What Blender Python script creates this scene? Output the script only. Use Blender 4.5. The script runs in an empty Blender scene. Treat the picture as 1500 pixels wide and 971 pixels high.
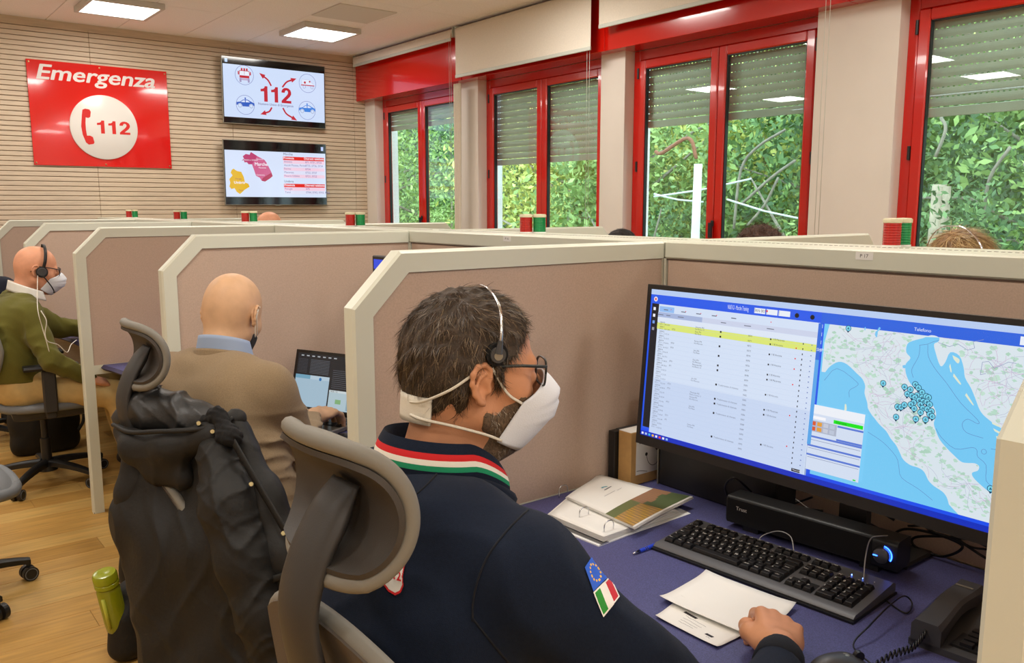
import bpy, bmesh, math, random
import numpy as np
from mathutils import Vector, Matrix
from mathutils.bvhtree import BVHTree
random.seed(7); rng = np.random.default_rng(7)
SCN = bpy.context.scene; COL = SCN.collection
PI = math.pi

# ---------------------------------------------------------------- camera
CAMH = 1.493; YAW = .6687; PITCH = .1474; FPX = 1231.37
cam_d = bpy.data.cameras.new('camera'); cam_d.sensor_width = 36; cam_d.lens = FPX / 1500 * 36
cam_d.clip_start = .02; cam_d.clip_end = 200
cam = bpy.data.objects.new('camera', cam_d); COL.objects.link(cam)
_f = Vector((math.sin(YAW) * math.cos(PITCH), math.cos(YAW) * math.cos(PITCH), -math.sin(PITCH)))
_r = Vector((math.cos(YAW), -math.sin(YAW), 0)); _u = _r.cross(_f)
cam.matrix_world = Matrix(((_r.x, _u.x, -_f.x, 0), (_r.y, _u.y, -_f.y, 0), (_r.z, _u.z, -_f.z, CAMH), (0, 0, 0, 1)))
SCN.camera = cam
CAMP = Vector((0, 0, CAMH))
def ray(px, py): return _r * ((px - 750) / FPX) + _u * ((485.5 - py) / FPX) + _f
def D(px, py, z): return CAMP + ray(px, py) * z                     # point at depth z
def onX(px, py, v): d = ray(px, py); return CAMP + d * (v / d.x)
def onY(px, py, v): d = ray(px, py); return CAMP + d * (v / d.y)
def onZ(px, py, v): d = ray(px, py); return CAMP + d * ((v - CAMH) / d.z)

# ---------------------------------------------------------------- sky, exposure
w = bpy.data.worlds.new('overcast_sky'); SCN.world = w; w.use_nodes = True
bg = w.node_tree.nodes['Background']; bg.inputs[0].default_value = (.80, .90, 1, 1); bg.inputs[1].default_value = 5.0
SCN.view_settings.view_transform = 'Standard'; SCN.view_settings.look = 'None'
SCN.view_settings.exposure = 0.0; SCN.view_settings.gamma = 1; SCN.view_settings.use_curve_mapping = False
LAMP_W = 15.5        # watts of each ceiling panel
SCN.cycles.use_denoising = True
SCN.cycles.max_bounces = 8; SCN.cycles.diffuse_bounces = 4; SCN.cycles.glossy_bounces = 3
SCN.cycles.transparent_max_bounces = 10; SCN.cycles.transmission_bounces = 6
SCN.cycles.caustics_reflective = False; SCN.cycles.caustics_refractive = False
SCN.cycles.sample_clamp_indirect = 6

# ---------------------------------------------------------------- materials
def lin(c):
    o = []
    for v in c[:3]:
        v = v / 255.; o.append(v / 12.92 if v <= .04045 else ((v + .055) / 1.055) ** 2.4)
    return (o[0], o[1], o[2], 1)
MATS = {}
def mat(name, col=(200, 200, 200), rough=.5, metal=0., var=0., vs=40., bump=0., bs=300., spec=.5, coat=0., emit=0., stretch=None, col2=None, sheen=0.):
    if name in MATS: return MATS[name]
    m = bpy.data.materials.new(name); m.use_nodes = True; nt = m.node_tree; b = nt.nodes['Principled BSDF']
    b.inputs['Base Color'].default_value = lin(col); b.inputs['Roughness'].default_value = rough
    b.inputs['Metallic'].default_value = metal; b.inputs['Specular IOR Level'].default_value = spec
    b.inputs['Coat Weight'].default_value = coat
    if sheen: b.inputs['Sheen Weight'].default_value = sheen
    if emit:
        b.inputs['Emission Color'].default_value = lin(col); b.inputs['Emission Strength'].default_value = emit
    tc = nt.nodes.new('ShaderNodeTexCoord'); src = tc.outputs['Object']
    if stretch:
        mp = nt.nodes.new('ShaderNodeMapping'); mp.inputs['Scale'].default_value = stretch
        nt.links.new(src, mp.inputs[0]); src = mp.outputs[0]
    n = nt.nodes.new('ShaderNodeTexNoise'); n.inputs['Scale'].default_value = vs; n.inputs['Detail'].default_value = 4
    nt.links.new(src, n.inputs['Vector'])
    if var or col2:
        mx = nt.nodes.new('ShaderNodeMix'); mx.data_type = 'RGBA'
        c = lin(col); c2 = lin(col2) if col2 else tuple([max(0, x * (1 - var)) for x in c[:3]] + [1])
        c1 = c if col2 else tuple([min(1, x * (1 + var)) for x in c[:3]] + [1])
        mx.inputs[6].default_value = c1; mx.inputs[7].default_value = c2
        mr = nt.nodes.new('ShaderNodeMapRange'); mr.inputs[1].default_value = .3; mr.inputs[2].default_value = .7
        nt.links.new(n.outputs[0], mr.inputs[0]); nt.links.new(mr.outputs[0], mx.inputs[0])
        nt.links.new(mx.outputs[2], b.inputs['Base Color'])
    if bump:
        n2 = nt.nodes.new('ShaderNodeTexNoise'); n2.inputs['Scale'].default_value = bs; n2.inputs['Detail'].default_value = 3
        nt.links.new(src, n2.inputs['Vector'])
        bp = nt.nodes.new('ShaderNodeBump'); bp.inputs['Strength'].default_value = bump; bp.inputs['Distance'].default_value = .002
        nt.links.new(n2.outputs[0], bp.inputs['Height']); nt.links.new(bp.outputs[0], b.inputs['Normal'])
    MATS[name] = m; return m
def attr_mat(name, emit=0., rough=.6):
    if name in MATS: return MATS[name]
    m = bpy.data.materials.new(name); m.use_nodes = True; nt = m.node_tree; b = nt.nodes['Principled BSDF']
    a = nt.nodes.new('ShaderNodeAttribute'); a.attribute_name = 'Col'
    b.inputs['Roughness'].default_value = rough
    if emit:
        b.inputs['Base Color'].default_value = (.01, .01, .01, 1)
        nt.links.new(a.outputs[0], b.inputs['Emission Color']); b.inputs['Emission Strength'].default_value = emit
    else: nt.links.new(a.outputs[0], b.inputs['Base Color'])
    MATS[name] = m; return m
def glass_mat(name, tint=(235, 245, 242), f=1.0, rough=0.0):
    if name in MATS: return MATS[name]
    m = bpy.data.materials.new(name); m.use_nodes = True; nt = m.node_tree; nt.nodes.clear()
    o = nt.nodes.new('ShaderNodeOutputMaterial'); t = nt.nodes.new('ShaderNodeBsdfTransparent'); g = nt.nodes.new('ShaderNodeBsdfGlossy')
    t.inputs[0].default_value = lin(tint); g.inputs['Roughness'].default_value = rough
    lw = nt.nodes.new('ShaderNodeLayerWeight'); lw.inputs[0].default_value = .5
    pw = nt.nodes.new('ShaderNodeMath'); pw.operation = 'POWER'; pw.inputs[1].default_value = 4.5; nt.links.new(lw.outputs['Facing'], pw.inputs[0])
    mu = nt.nodes.new('ShaderNodeMath'); mu.operation = 'MULTIPLY_ADD'; mu.inputs[1].default_value = .9 * f; mu.inputs[2].default_value = .04 * f; mu.use_clamp = True
    nt.links.new(pw.outputs[0], mu.inputs[0])
    mx = nt.nodes.new('ShaderNodeMixShader'); nt.links.new(mu.outputs[0], mx.inputs[0])
    nt.links.new(t.outputs[0], mx.inputs[1]); nt.links.new(g.outputs[0], mx.inputs[2]); nt.links.new(mx.outputs[0], o.inputs[0])
    MATS[name] = m; return m

# ---------------------------------------------------------------- objects
def tag(o, label=None, cat=None, group=None, kind=None):
    if label: o['label'] = label
    if cat: o['category'] = cat
    if group: o['group'] = group
    if kind: o['kind'] = kind
    return o
def thing(name, label, cat, loc=(0, 0, 0), rz=0., group=None):
    o = bpy.data.objects.new(name, None); COL.objects.link(o); o.location = loc; o.rotation_euler = (0, 0, rz)
    o.empty_display_size = .05
    return tag(o, label, cat, group)
def dup(root, loc=None, rz=None, label=None, group=None):
    def cp(o, par):
        c = o.copy(); COL.objects.link(c); c.parent = par
        for k in [x for x in ALL_CH.get(o.name, [])]: ALL_CH.setdefault(c.name, []).append(cp(k, c))
        return c
    r = cp(root, root.parent)
    if loc is not None: r.location = loc
    if rz is not None: r.rotation_euler = (0, 0, rz)
    if label: r['label'] = label
    if group: r['group'] = group
    return r
ALL_CH = {}
def link(o, parent=None):
    COL.objects.link(o)
    if parent is not None:
        o.parent = parent; ALL_CH.setdefault(parent.name, []).append(o)
    return o
def wloc(o):
    M = Matrix.Identity(4); ch = []
    while o is not None: ch.append(o); o = o.parent
    for x in reversed(ch):
        M = M @ Matrix.Translation(x.location) @ x.rotation_euler.to_matrix().to_4x4()
    return M
class MB:
    def __init__(s): s.v = []; s.f = []; s.m = []; s.c = []; s.T = None
    def add(s, vs, fs, mi=0, col=None):
        o = len(s.v)
        if s.T is not None: vs = [s.T @ Vector(v) for v in vs]
        s.v += [tuple(v) for v in vs]; s.f += [[i + o for i in f] for f in fs]; s.m += [mi] * len(fs); s.c += [col] * len(fs); return s
    def box(s, a, b, mi=0, bev=0., R=None, col=None):
        a, b = Vector(a), Vector(b); lo = Vector(map(min, a, b)); hi = Vector(map(max, a, b))
        if bev:
            c = (lo + hi) / 2; h = (hi - lo) / 2; bev = min(bev, min(h) * .98); vs = []; idx = {}
            for sx in (-1, 1):
                for sy in (-1, 1):
                    for sz in (-1, 1):
                        for ax in range(3):
                            p = Vector((sx * h.x, sy * h.y, sz * h.z))
                            for k in range(3):
                                if k != ax: p[k] -= bev * (sx, sy, sz)[k]
                            idx[(sx, sy, sz, ax)] = len(vs); vs.append(c + p)
            fs = []
            for ax in range(3):
                o1, o2 = [(1, 2), (2, 0), (0, 1)][ax]
                for sg in (-1, 1):
                    q = []
                    for (p1, p2) in ((-1, -1), (1, -1), (1, 1), (-1, 1)):
                        k = [0, 0, 0]; k[ax] = sg; k[o1] = p1; k[o2] = p2; q.append(idx[(k[0], k[1], k[2], ax)])
                    fs.append(q if sg > 0 else q[::-1])
            for ax in range(3):                                 # edge chamfers along ax
                o1, o2 = [(1, 2), (2, 0), (0, 1)][ax]
                for p1 in (-1, 1):
                    for p2 in (-1, 1):
                        def K(t, a_): k = [0, 0, 0]; k[ax] = t; k[o1] = p1; k[o2] = p2; return idx[(k[0], k[1], k[2], a_)]
                        q = [K(-1, o1), K(1, o1), K(1, o2), K(-1, o2)]
                        fs.append(q if p1 * p2 < 0 else q[::-1])
            for sx in (-1, 1):
                for sy in (-1, 1):
                    for sz in (-1, 1):
                        q = [idx[(sx, sy, sz, 0)], idx[(sx, sy, sz, 1)], idx[(sx, sy, sz, 2)]]
                        fs.append(q if sx * sy * sz > 0 else q[::-1])
            return s.add(vs, fs, mi, col)
        vs = [(x, y, z) for x in (lo.x, hi.x) for y in (lo.y, hi.y) for z in (lo.z, hi.z)]
        if R is not None:
            c = (lo + hi) / 2; vs = [c + R @ (Vector(v) - c) for v in vs]
        return s.add(vs, [(0, 1, 3, 2), (4, 6, 7, 5), (0, 4, 5, 1), (2, 3, 7, 6), (0, 2, 6, 4), (1, 5, 7, 3)], mi, col)
    def loft(s, rings, mi=0, cap=True, close=True, col=None):
        n = len(rings[0]); vs = [p for r in rings for p in r]; fs = []
        for i in range(len(rings) - 1):
            for j in range(n if close else n - 1):
                k = (j + 1) % n; fs.append((i * n + j, i * n + k, (i + 1) * n + k, (i + 1) * n + j))
        if cap: fs.append(tuple(range(n))[::-1]); fs.append(tuple(range((len(rings) - 1) * n, len(rings) * n)))
        return s.add(vs, fs, mi, col)
    def tube(s, pts, r, n=8, mi=0, cap=True, flat=None, col=None):
        pts = [Vector(p) for p in pts]; m = len(pts); rr = r if hasattr(r, '__len__') else [r] * m; rings = []
        up = Vector((0, 0, 1)); prev = None
        for i in range(m):
            t = (pts[min(i + 1, m - 1)] - pts[max(i - 1, 0)]).normalized()
            if prev is None:
                a = up if abs(t.z) < .9 else Vector((1, 0, 0)); u = (a - t * a.dot(t)).normalized()
            else: u = (prev - t * prev.dot(t)); u = u.normalized() if u.length > 1e-6 else up
            prev = u; v = t.cross(u)
            fl = flat if flat else 1.
            rings.append([pts[i] + (u * math.cos(a_) + v * math.sin(a_) * fl) * rr[i] for a_ in [2 * PI * k / n for k in range(n)]])
        return s.loft(rings, mi, cap, True, col)
    def cyl(s, a, b, r, n=16, mi=0, r2=None, col=None): return s.tube([a, b], [r, r if r2 is None else r2], n, mi, col=col)
    def lathe(s, prof, n=24, mi=0, c=(0, 0, 0), ax='z'):
        rings = []
        for (r, z) in prof:
            R_ = []
            for k in range(n):
                a = 2 * PI * k / n; p = (r * math.cos(a), r * math.sin(a), z)
                if ax == 'x': p = (z, r * math.cos(a), r * math.sin(a))
                if ax == 'y': p = (r * math.sin(a), z, r * math.cos(a))
                R_.append(Vector(c) + Vector(p))
            rings.append(R_)
        return s.loft(rings, mi)
    def prism(s, poly, d, mi=0, col=None):
        n = len(poly); poly = [Vector(p) for p in poly]; d = Vector(d)
        vs = poly + [p + d for p in poly]
        fs = [tuple(range(n))[::-1], tuple(range(n, 2 * n))] + [(i, (i + 1) % n, n + (i + 1) % n, n + i) for i in range(n)]
        return s.add(vs, fs, mi, col)
    def grid(s, fn, nu, nv, mi=0, thick=0., col=None):
        P = [[Vector(fn(i / nu, j / nv)) for j in range(nv + 1)] for i in range(nu + 1)]
        vs = [p for r in P for p in r]; w_ = nv + 1
        fs = [(i * w_ + j, (i + 1) * w_ + j, (i + 1) * w_ + j + 1, i * w_ + j + 1) for i in range(nu) for j in range(nv)]
        if thick:
            N = []
            for i in range(nu + 1):
                for j in range(nv + 1):
                    a = P[min(i + 1, nu)][j] - P[max(i - 1, 0)][j]; b = P[i][min(j + 1, nv)] - P[i][max(j - 1, 0)]
                    q = a.cross(b); N.append(q.normalized() if q.length > 1e-12 else Vector((0, 0, 1)))
            o = len(vs); vs += [v - n_ * thick for v, n_ in zip(vs, N)]; fs += [tuple(x + o for x in f[::-1]) for f in fs]
            def q(a, b): fs.append((b, a, a + o, b + o))
            for i in range(nu): q(i * w_, (i + 1) * w_); q((i + 1) * w_ + nv, i * w_ + nv)
            for j in range(nv): q(j + 1, j); q(nu * w_ + j, nu * w_ + j + 1)
        return s.add(vs, fs, mi, col)
    def ball(s, c, r, n=16, m=10, mi=0, col=None):
        r = r if hasattr(r, '__len__') else (r, r, r); rings = []
        for i in range(1, m):
            t = PI * i / m; rings.append([Vector((c[0] + r[0] * math.sin(t) * math.cos(2 * PI * k / n), c[1] + r[1] * math.sin(t) * math.sin(2 * PI * k / n), c[2] - r[2] * math.cos(t))) for k in range(n)])
        return s.loft(rings, mi, True, True, col)
    def build(s, name, mats, parent=None, world=False, smooth=False, label=None, cat=None, group=None, kind=None, auto=None):
        me = bpy.data.meshes.new(name); V = s.v
        if world and parent is not None:
            Mi = wloc(parent).inverted(); V = [tuple(Mi @ Vector(v)) for v in V]
        me.from_pydata(V, [], s.f)
        mats = mats if isinstance(mats, (list, tuple)) else [mats]
        for x in mats: me.materials.append(x)
        if len(mats) > 1: me.polygons.foreach_set('material_index', s.m)
        if any(c is not None for c in s.c):
            at = me.color_attributes.new('Col', 'FLOAT_COLOR', 'CORNER'); arr = []
            for p, c in zip(me.polygons, s.c):
                cc = lin(c) if c is not None else (.5, .5, .5, 1); arr += list(cc) * p.loop_total
            at.data.foreach_set('color', arr)
        if smooth or auto: me.polygons.foreach_set('use_smooth', [True] * len(me.polygons))
        me.update()
        if auto:
            try: me.set_sharp_from_angle(angle=math.radians(auto))
            except Exception: pass
        o = bpy.data.objects.new(name, me); link(o, parent)
        return tag(o, label, cat, group, kind)
def spline(pts, n=8):
    P = [Vector(p) for p in pts]; P = [2 * P[0] - P[1]] + P + [2 * P[-1] - P[-2]]; out = []
    for i in range(1, len(P) - 2):
        for k in range(n):
            t = k / n; a, b, c, d = P[i - 1:i + 3]
            out.append(.5 * ((2 * b) + (c - a) * t + (2 * a - 5 * b + 4 * c - d) * t * t + (3 * b - a - 3 * c + d) * t ** 3))
    out.append(P[-2]); return out

# ---------------------------------------------------------------- lettering
_txt = {}
def text_mesh(s, bold=0., shear=0.):
    k = (s, bold, shear)
    if k in _txt: return _txt[k]
    cu = bpy.data.curves.new('t', 'FONT'); cu.body = s; cu.size = 1; cu.offset = bold; cu.shear = shear; cu.resolution_u = 3
    o = bpy.data.objects.new('t', cu); COL.objects.link(o); dg = bpy.context.evaluated_depsgraph_get(); dg.update()
    me = bpy.data.meshes.new_from_object(o.evaluated_get(dg))
    vs = [v.co.copy() for v in me.vertices]; fs = [tuple(p.vertices) for p in me.polygons]
    bpy.data.objects.remove(o); bpy.data.curves.remove(cu); bpy.data.meshes.remove(me)
    x0 = min([v.x for v in vs] or [0]); x1 = max([v.x for v in vs] or [1]); _txt[k] = (vs, fs, x0, x1); return _txt[k]
class Sheet:
    """flat print / screen picture: u to the right, v up, on a plane at O"""
    def __init__(s, O, U, V, N, du=1., dv=1.):
        s.O, s.U, s.V, s.N = Vector(O), Vector(U).normalized(), Vector(V).normalized(), Vector(N).normalized(); s.mb = MB(); s.k = 0; s.du, s.dv = du, dv
        s.step = .00012
    def pt(s, u, v): return s.O + s.U * (u * s.du) + s.V * (v * s.dv) + s.N * (s.step * s.k)
    def poly(s, P, col, up=True):
        if up: s.k += 1
        vs = [s.pt(*p) for p in P]
        if len(P) > 4:
            from mathutils.geometry import tessellate_polygon
            tr = tessellate_polygon([[Vector((p[0], p[1], 0)) for p in P]]); fs = [tuple(t) for t in tr]
        else: fs = [tuple(range(len(P)))]
        s.mb.add(vs, fs, 0, col)
    def rect(s, u0, v0, u1, v1, col, up=True): s.poly([(u0, v0), (u1, v0), (u1, v1), (u0, v1)], col, up)
    def line(s, P, w_, col, up=True, closed=False):
        if up: s.k += 1
        if closed: P = list(P) + [P[0]]
        for a, b in zip(P[:-1], P[1:]):
            ax, ay = a[0] * s.du, a[1] * s.dv; bx, by = b[0] * s.du, b[1] * s.dv
            dx, dy = bx - ax, by - ay; L = math.hypot(dx, dy) or 1e-9; nx, ny = -dy / L * w_ / 2 / s.du, dx / L * w_ / 2 / s.dv
            s.mb.add([s.pt(a[0] + nx, a[1] + ny), s.pt(a[0] - nx, a[1] - ny), s.pt(b[0] - nx, b[1] - ny), s.pt(b[0] + nx, b[1] + ny)], [(0, 1, 2, 3)], 0, col)
    def circle(s, u, v, r, col, n=28, ru=None, up=True):
        s.poly([(u + (ru or r) / s.du * math.cos(2 * PI * k / n), v + r / s.dv * math.sin(2 * PI * k / n)) for k in range(n)], col, up)
    def ring(s, u, v, r, w_, col, n=36):
        s.line([(u + r / s.du * math.cos(2 * PI * k / n), v + r / s.dv * math.sin(2 * PI * k / n)) for k in range(n)], w_, col, True, True)
    def text(s, t, u, v, h, col, bold=0., shear=0., al='l', sx=1., fit=None, up=True):
        vs, fs, x0, x1 = text_mesh(t, 0., shear)
        if up: s.k += 1
        if fit: sx = fit / max(1e-6, (x1 - x0) * h / .7)
        k = h / .7; off = {'l': x0, 'c': (x0 + x1) / 2, 'r': x1}[al]
        for ox, oy in (((0, 0),) if not bold else ((0, 0), (bold, 0), (-bold, 0), (0, bold * .7), (0, -bold * .7), (bold * .7, bold * .5), (-bold * .7, -bold * .5), (bold * .7, -bold * .5), (-bold * .7, bold * .5))):
            s.k += .5 if bold else 0; P = [s.pt(u + (p.x + ox - off) * k * sx / s.du, v + (p.y + oy) * k / s.dv) for p in vs]; s.mb.add(P, fs, 0, col)
    def n112(s, u, v, h, w_, col):
        """the number 112 in heavy sans figures, centred on u, base line at v"""
        one = [(.30, 0), (.56, 0), (.56, 1), (.36, 1), (.33, .90), (.24, .83), (.05, .80), (.05, .64), (.30, .66)]
        two = [(.02, 0), (.76, 0), (.76, .17), (.36, .17), (.50, .30), (.66, .44), (.76, .60), (.76, .74), (.70, .88), (.56, .98), (.40, 1.01), (.24, .99), (.10, .90), (.03, .77), (.03, .68), (.27, .68), (.29, .77), (.34, .83), (.41, .85), (.48, .82), (.52, .75), (.52, .67), (.46, .56), (.32, .42), (.14, .26), (.02, .14)]
        T = 2.35; s.k += 1
        for P, x in ((one, 0), (one, .78), (two, 1.58)): s.poly([(u + ((a + x) / T - .5) * w_ / s.du, v + b * h / s.dv) for a, b in P], col, False)
    def build(s, name, m, parent, **kw): return s.mb.build(name, m, parent, world=True, **kw)

# ---------------------------------------------------------------- implicit modelling (smooth unions, surface nets)
def cap(a, b, ra, rb=None, k=.02, op=1): return ['c', Vector(a), Vector(b), ra, ra if rb is None else rb, k, op]
def ell(c, r, k=.02, R=None, op=1): return ['e', Vector(c), Vector(r), R if R is not None else Matrix.Identity(3), k, op]
def chain(pts, rs, k=.02):
    rs = rs if hasattr(rs, '__len__') else [rs] * len(pts)
    return [cap(pts[i], pts[i + 1], rs[i], rs[i + 1], k) for i in range(len(pts) - 1)]
def posed(prims, M):
    R = M.to_3x3(); out = []; sc = R.col[0].length
    for p in prims:
        if p[0] == 'c': out.append(['c', M @ p[1], M @ p[2], p[3] * sc, p[4] * sc, p[5], p[6]])
        else: out.append(['e', M @ p[1], p[2] * sc, (R * (1 / sc)) @ p[3], p[4], p[5]])
    return out
def sdf(prims, Pn):
    d = None
    for p in prims:
        if p[0] == 'c':
            a = np.array(p[1], np.float32); b = np.array(p[2], np.float32); ab = b - a; L = float(ab @ ab) + 1e-12
            q = Pn - a; h = np.clip(q @ ab / L, 0, 1); e = np.sqrt(((q - h[:, None] * ab) ** 2).sum(1)) - (p[3] + (p[4] - p[3]) * h); k, op = p[5], p[6]
        else:
            R = np.array(p[3], np.float32); q = (Pn - np.array(p[1], np.float32)) @ R; r = np.array(p[2], np.float32)
            k0 = np.sqrt(((q / r) ** 2).sum(1)); k1 = np.sqrt(((q / r ** 2) ** 2).sum(1)) + 1e-9; e = k0 * (k0 - 1) / k1; k, op = p[4], p[5]
        if d is None: d = e; continue
        if op < 0:
            h = np.clip(.5 - .5 * (d + e) / k, 0, 1); d = d * (1 - h) - e * h + k * h * (1 - h)
        else:
            h = np.clip(.5 + .5 * (e - d) / k, 0, 1); d = e * (1 - h) + d * h - k * h * (1 - h)
    return d
def nets(prims, vox, disp=None, pad=.02, cut=None):
    lo = np.full(3, 1e9); hi = -lo
    for p in prims:
        if (p[6] if p[0] == 'c' else p[5]) < 0: continue
        if p[0] == 'c':
            for c, r in ((p[1], p[3]), (p[2], p[4])): lo = np.minimum(lo, np.array(c) - r); hi = np.maximum(hi, np.array(c) + r)
        else: r = max(p[2]); lo = np.minimum(lo, np.array(p[1]) - r); hi = np.maximum(hi, np.array(p[1]) + r)
    lo -= pad; hi += pad; n = np.ceil((hi - lo) / vox).astype(int) + 1
    ax = [lo[i] + np.arange(n[i]) * vox for i in range(3)]
    G = np.stack(np.meshgrid(*ax, indexing='ij'), -1).reshape(-1, 3).astype(np.float32)
    F = np.empty(len(G), np.float32); S = 400000
    for i in range(0, len(G), S):
        g = G[i:i + S]; f = sdf(prims, g)
        if disp is not None:
            near = np.abs(f) < .05
            if near.any(): f[near] = f[near] + disp(g[near])
        if cut is not None: f = np.maximum(f, cut(g))
        F[i:i + S] = f
    F = F.reshape(n)
    F[0] = F[-1] = 1; F[:, 0] = F[:, -1] = 1; F[:, :, 0] = F[:, :, -1] = 1
    neg = F < 0; m = n - 1
    acc = np.zeros((*m, 3), np.float32); cnt = np.zeros(m, np.float32)
    for axis in range(3):
        sl0 = [slice(None)] * 3; sl1 = [slice(None)] * 3; sl0[axis] = slice(0, -1); sl1[axis] = slice(1, None)
        a, b = F[tuple(sl0)], F[tuple(sl1)]; cr = (neg[tuple(sl0)] != neg[tuple(sl1)]); t = np.where(cr, a / np.where(cr, a - b, 1), 0)
        o1, o2 = [i for i in range(3) if i != axis]
        for s1 in (0, 1):
            for s2 in (0, 1):
                sl = [slice(None)] * 3
                sl[o1] = slice(s1, s1 + m[o1]); sl[o2] = slice(s2, s2 + m[o2])
                c = cr[tuple(sl)]; cnt += c; acc[..., axis] += c * t[tuple(sl)]; acc[..., o1] += c * s1; acc[..., o2] += c * s2
    act = cnt > 0; idx = np.full(m, -1, np.int64); idx[act] = np.arange(act.sum())
    cell = np.argwhere(act); V = lo + (cell + acc[act] / cnt[act][:, None]) * vox
    Q = []
    for axis in range(3):
        sl0 = [slice(1, -1)] * 3; sl1 = [slice(1, -1)] * 3; sl0[axis] = slice(0, -1); sl1[axis] = slice(1, None)
        a, b = neg[tuple(sl0)], neg[tuple(sl1)]; o1, o2 = [(1, 2), (2, 0), (0, 1)][axis]
        for flip, msk in ((0, a & ~b), (1, ~a & b)):
            e = np.argwhere(msk); off = np.ones(3, int); off[axis] = 0; e = e + off
            def gi(d1, d2):
                c = e.copy(); c[:, o1] += d1; c[:, o2] += d2; return idx[c[:, 0], c[:, 1], c[:, 2]]
            q = np.stack([gi(-1, -1), gi(0, -1), gi(0, 0), gi(-1, 0)], 1)
            Q.append(q[:, ::-1] if flip else q)
    Q = np.concatenate(Q); Q = Q[(Q >= 0).all(1)]
    return V.astype(np.float64), Q
def relax(V, Q, it=2, f=.5):
    for _ in range(it):
        acc = np.zeros_like(V); c = np.zeros(len(V))
        for a, b in ((0, 1), (1, 2), (2, 3), (3, 0)):
            np.add.at(acc, Q[:, a], V[Q[:, b]]); np.add.at(acc, Q[:, b], V[Q[:, a]]); np.add.at(c, Q[:, a], 1); np.add.at(c, Q[:, b], 1)
        V = V + f * (acc / np.maximum(c, 1)[:, None] - V)
    return V
def raw_mesh(name, V, Q, mats, parent, world=True, mi=None, label=None, kind=None):
    me = bpy.data.meshes.new(name)
    if world and parent is not None:
        Mi = np.array(wloc(parent).inverted()); V = V @ Mi[:3, :3].T + Mi[:3, 3]
    me.vertices.add(len(V)); me.vertices.foreach_set('co', V.ravel().astype(np.float32))
    k = Q.shape[1]; me.loops.add(len(Q) * k); me.loops.foreach_set('vertex_index', Q.ravel().astype(np.int32))
    me.polygons.add(len(Q)); me.polygons.foreach_set('loop_start', np.arange(len(Q), dtype=np.int32) * k); me.polygons.foreach_set('loop_total', np.full(len(Q), k, np.int32))
    me.polygons.foreach_set('use_smooth', np.ones(len(Q), bool))
    mats = mats if isinstance(mats, (list, tuple)) else [mats]
    for x in mats: me.materials.append(x)
    if mi is not None: me.polygons.foreach_set('material_index', mi.astype(np.int32))
    me.update(calc_edges=True); me.validate()
    o = bpy.data.objects.new(name, me); link(o, parent); return tag(o, label, None, None, kind)
def blob(name, prims, vox, mats, parent, disp=None, rx=1, cut=None, mi=None, label=None):
    V, Q = nets(prims, vox, disp, cut=cut); V = relax(V, Q, rx)
    if mi is not None: mi = mi(V[Q].mean(1))
    o = raw_mesh(name, V, Q, mats, parent, mi=mi, label=label); o['_'] = 0; del o['_']
    return o, V, Q
def bvh_of(V, Q): return BVHTree.FromPolygons([tuple(v) for v in V], [tuple(int(i) for i in q) for q in Q])
def hit(bvh, px, py, off=.0015):
    loc, nor, _, _ = bvh.ray_cast(CAMP, ray(px, py).normalized())
    return None if loc is None else loc + nor * off * (1 if nor.dot(ray(px, py)) < 0 else -1)
def tri_quads(V): return V
def joined(parts):
    Vs, Qs, o = [], [], 0
    for V, Q in parts: Vs.append(V); Qs.append(Q + o); o += len(V)
    return np.concatenate(Vs), np.concatenate(Qs)
def wav(terms):
    """sum of warped sines: (amp, freq, dir, freq2, dir2, warp)"""
    def f(P):
        s = 0
        for (A, fr, d, f2, d2, wp) in terms:
            d = np.array(d, float); d /= np.linalg.norm(d); d2 = np.array(d2, float); d2 /= np.linalg.norm(d2)
            s = s + A * np.sin(P @ d * fr + wp * np.sin(P @ d2 * f2))
        return s.astype(np.float32)
    return f

def creases(terms):
    """sharp cloth creases: (amp, freq, dir, freq2, dir2, warp, power)"""
    def f(P):
        s = 0
        for (A, fr, d, f2, d2, wp, pw) in terms:
            d = np.array(d, float); d /= np.linalg.norm(d); d2 = np.array(d2, float); d2 /= np.linalg.norm(d2)
            ph = P @ d * fr + wp * np.sin(P @ d2 * f2) + .6 * wp * np.sin(P @ d2 * f2 * 2.3 + 1.7); am = .5 + .5 * np.sin(P @ d2 * f2 * .7 + P @ d * fr * .31)
            s = s - A * am * (1 - np.abs(np.sin(ph))) ** pw + A * .2
        return s.astype(np.float32)
    return f
def both(a, b): return lambda P: a(P) + b(P)
# ================================================================ the room
X1 = 4.60; YF = 8.42; ZC = 3.083; XL = -3.2; YB = -4.2
M_wood = mat('oak_vinyl', (198, 154, 84), .42, var=.16, vs=3.2, bump=.08, bs=60, stretch=(1.2, 14, 14), spec=.4)
M_wood2 = mat('oak_vinyl_light', (206, 166, 96), .42, var=.16, vs=3.0, bump=.08, bs=60, stretch=(1.2, 14, 14), spec=.4)
M_wood3 = mat('oak_vinyl_dark', (184, 140, 72), .42, var=.18, vs=3.4, bump=.08, bs=60, stretch=(1.2, 14, 14), spec=.4)
M_joint = mat('floor_joint', (150, 112, 66), .8)
M_slat = mat('slat_beech', (206, 188, 164), .55, var=.1, vs=5, stretch=(1, 1, 12)); M_groove = mat('slat_groove', (136, 116, 94), .9)
M_wall = mat('white_plaster', (222, 214, 204), .85, var=.03, vs=3, bump=.1, bs=120)
M_tile = mat('ceiling_tile', (248, 245, 244), .9, var=.05, vs=160, bump=.25, bs=260, stretch=(1, .3, 1))
M_tjoint = mat('ceiling_joint', (150, 145, 142), .9)
M_red = mat('red_lacquer', (196, 20, 8), .16, spec=.6, coat=.5, var=.05, vs=2)
M_black = mat('black_plastic', (22, 22, 23), .45, bump=.05, bs=400)
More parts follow.
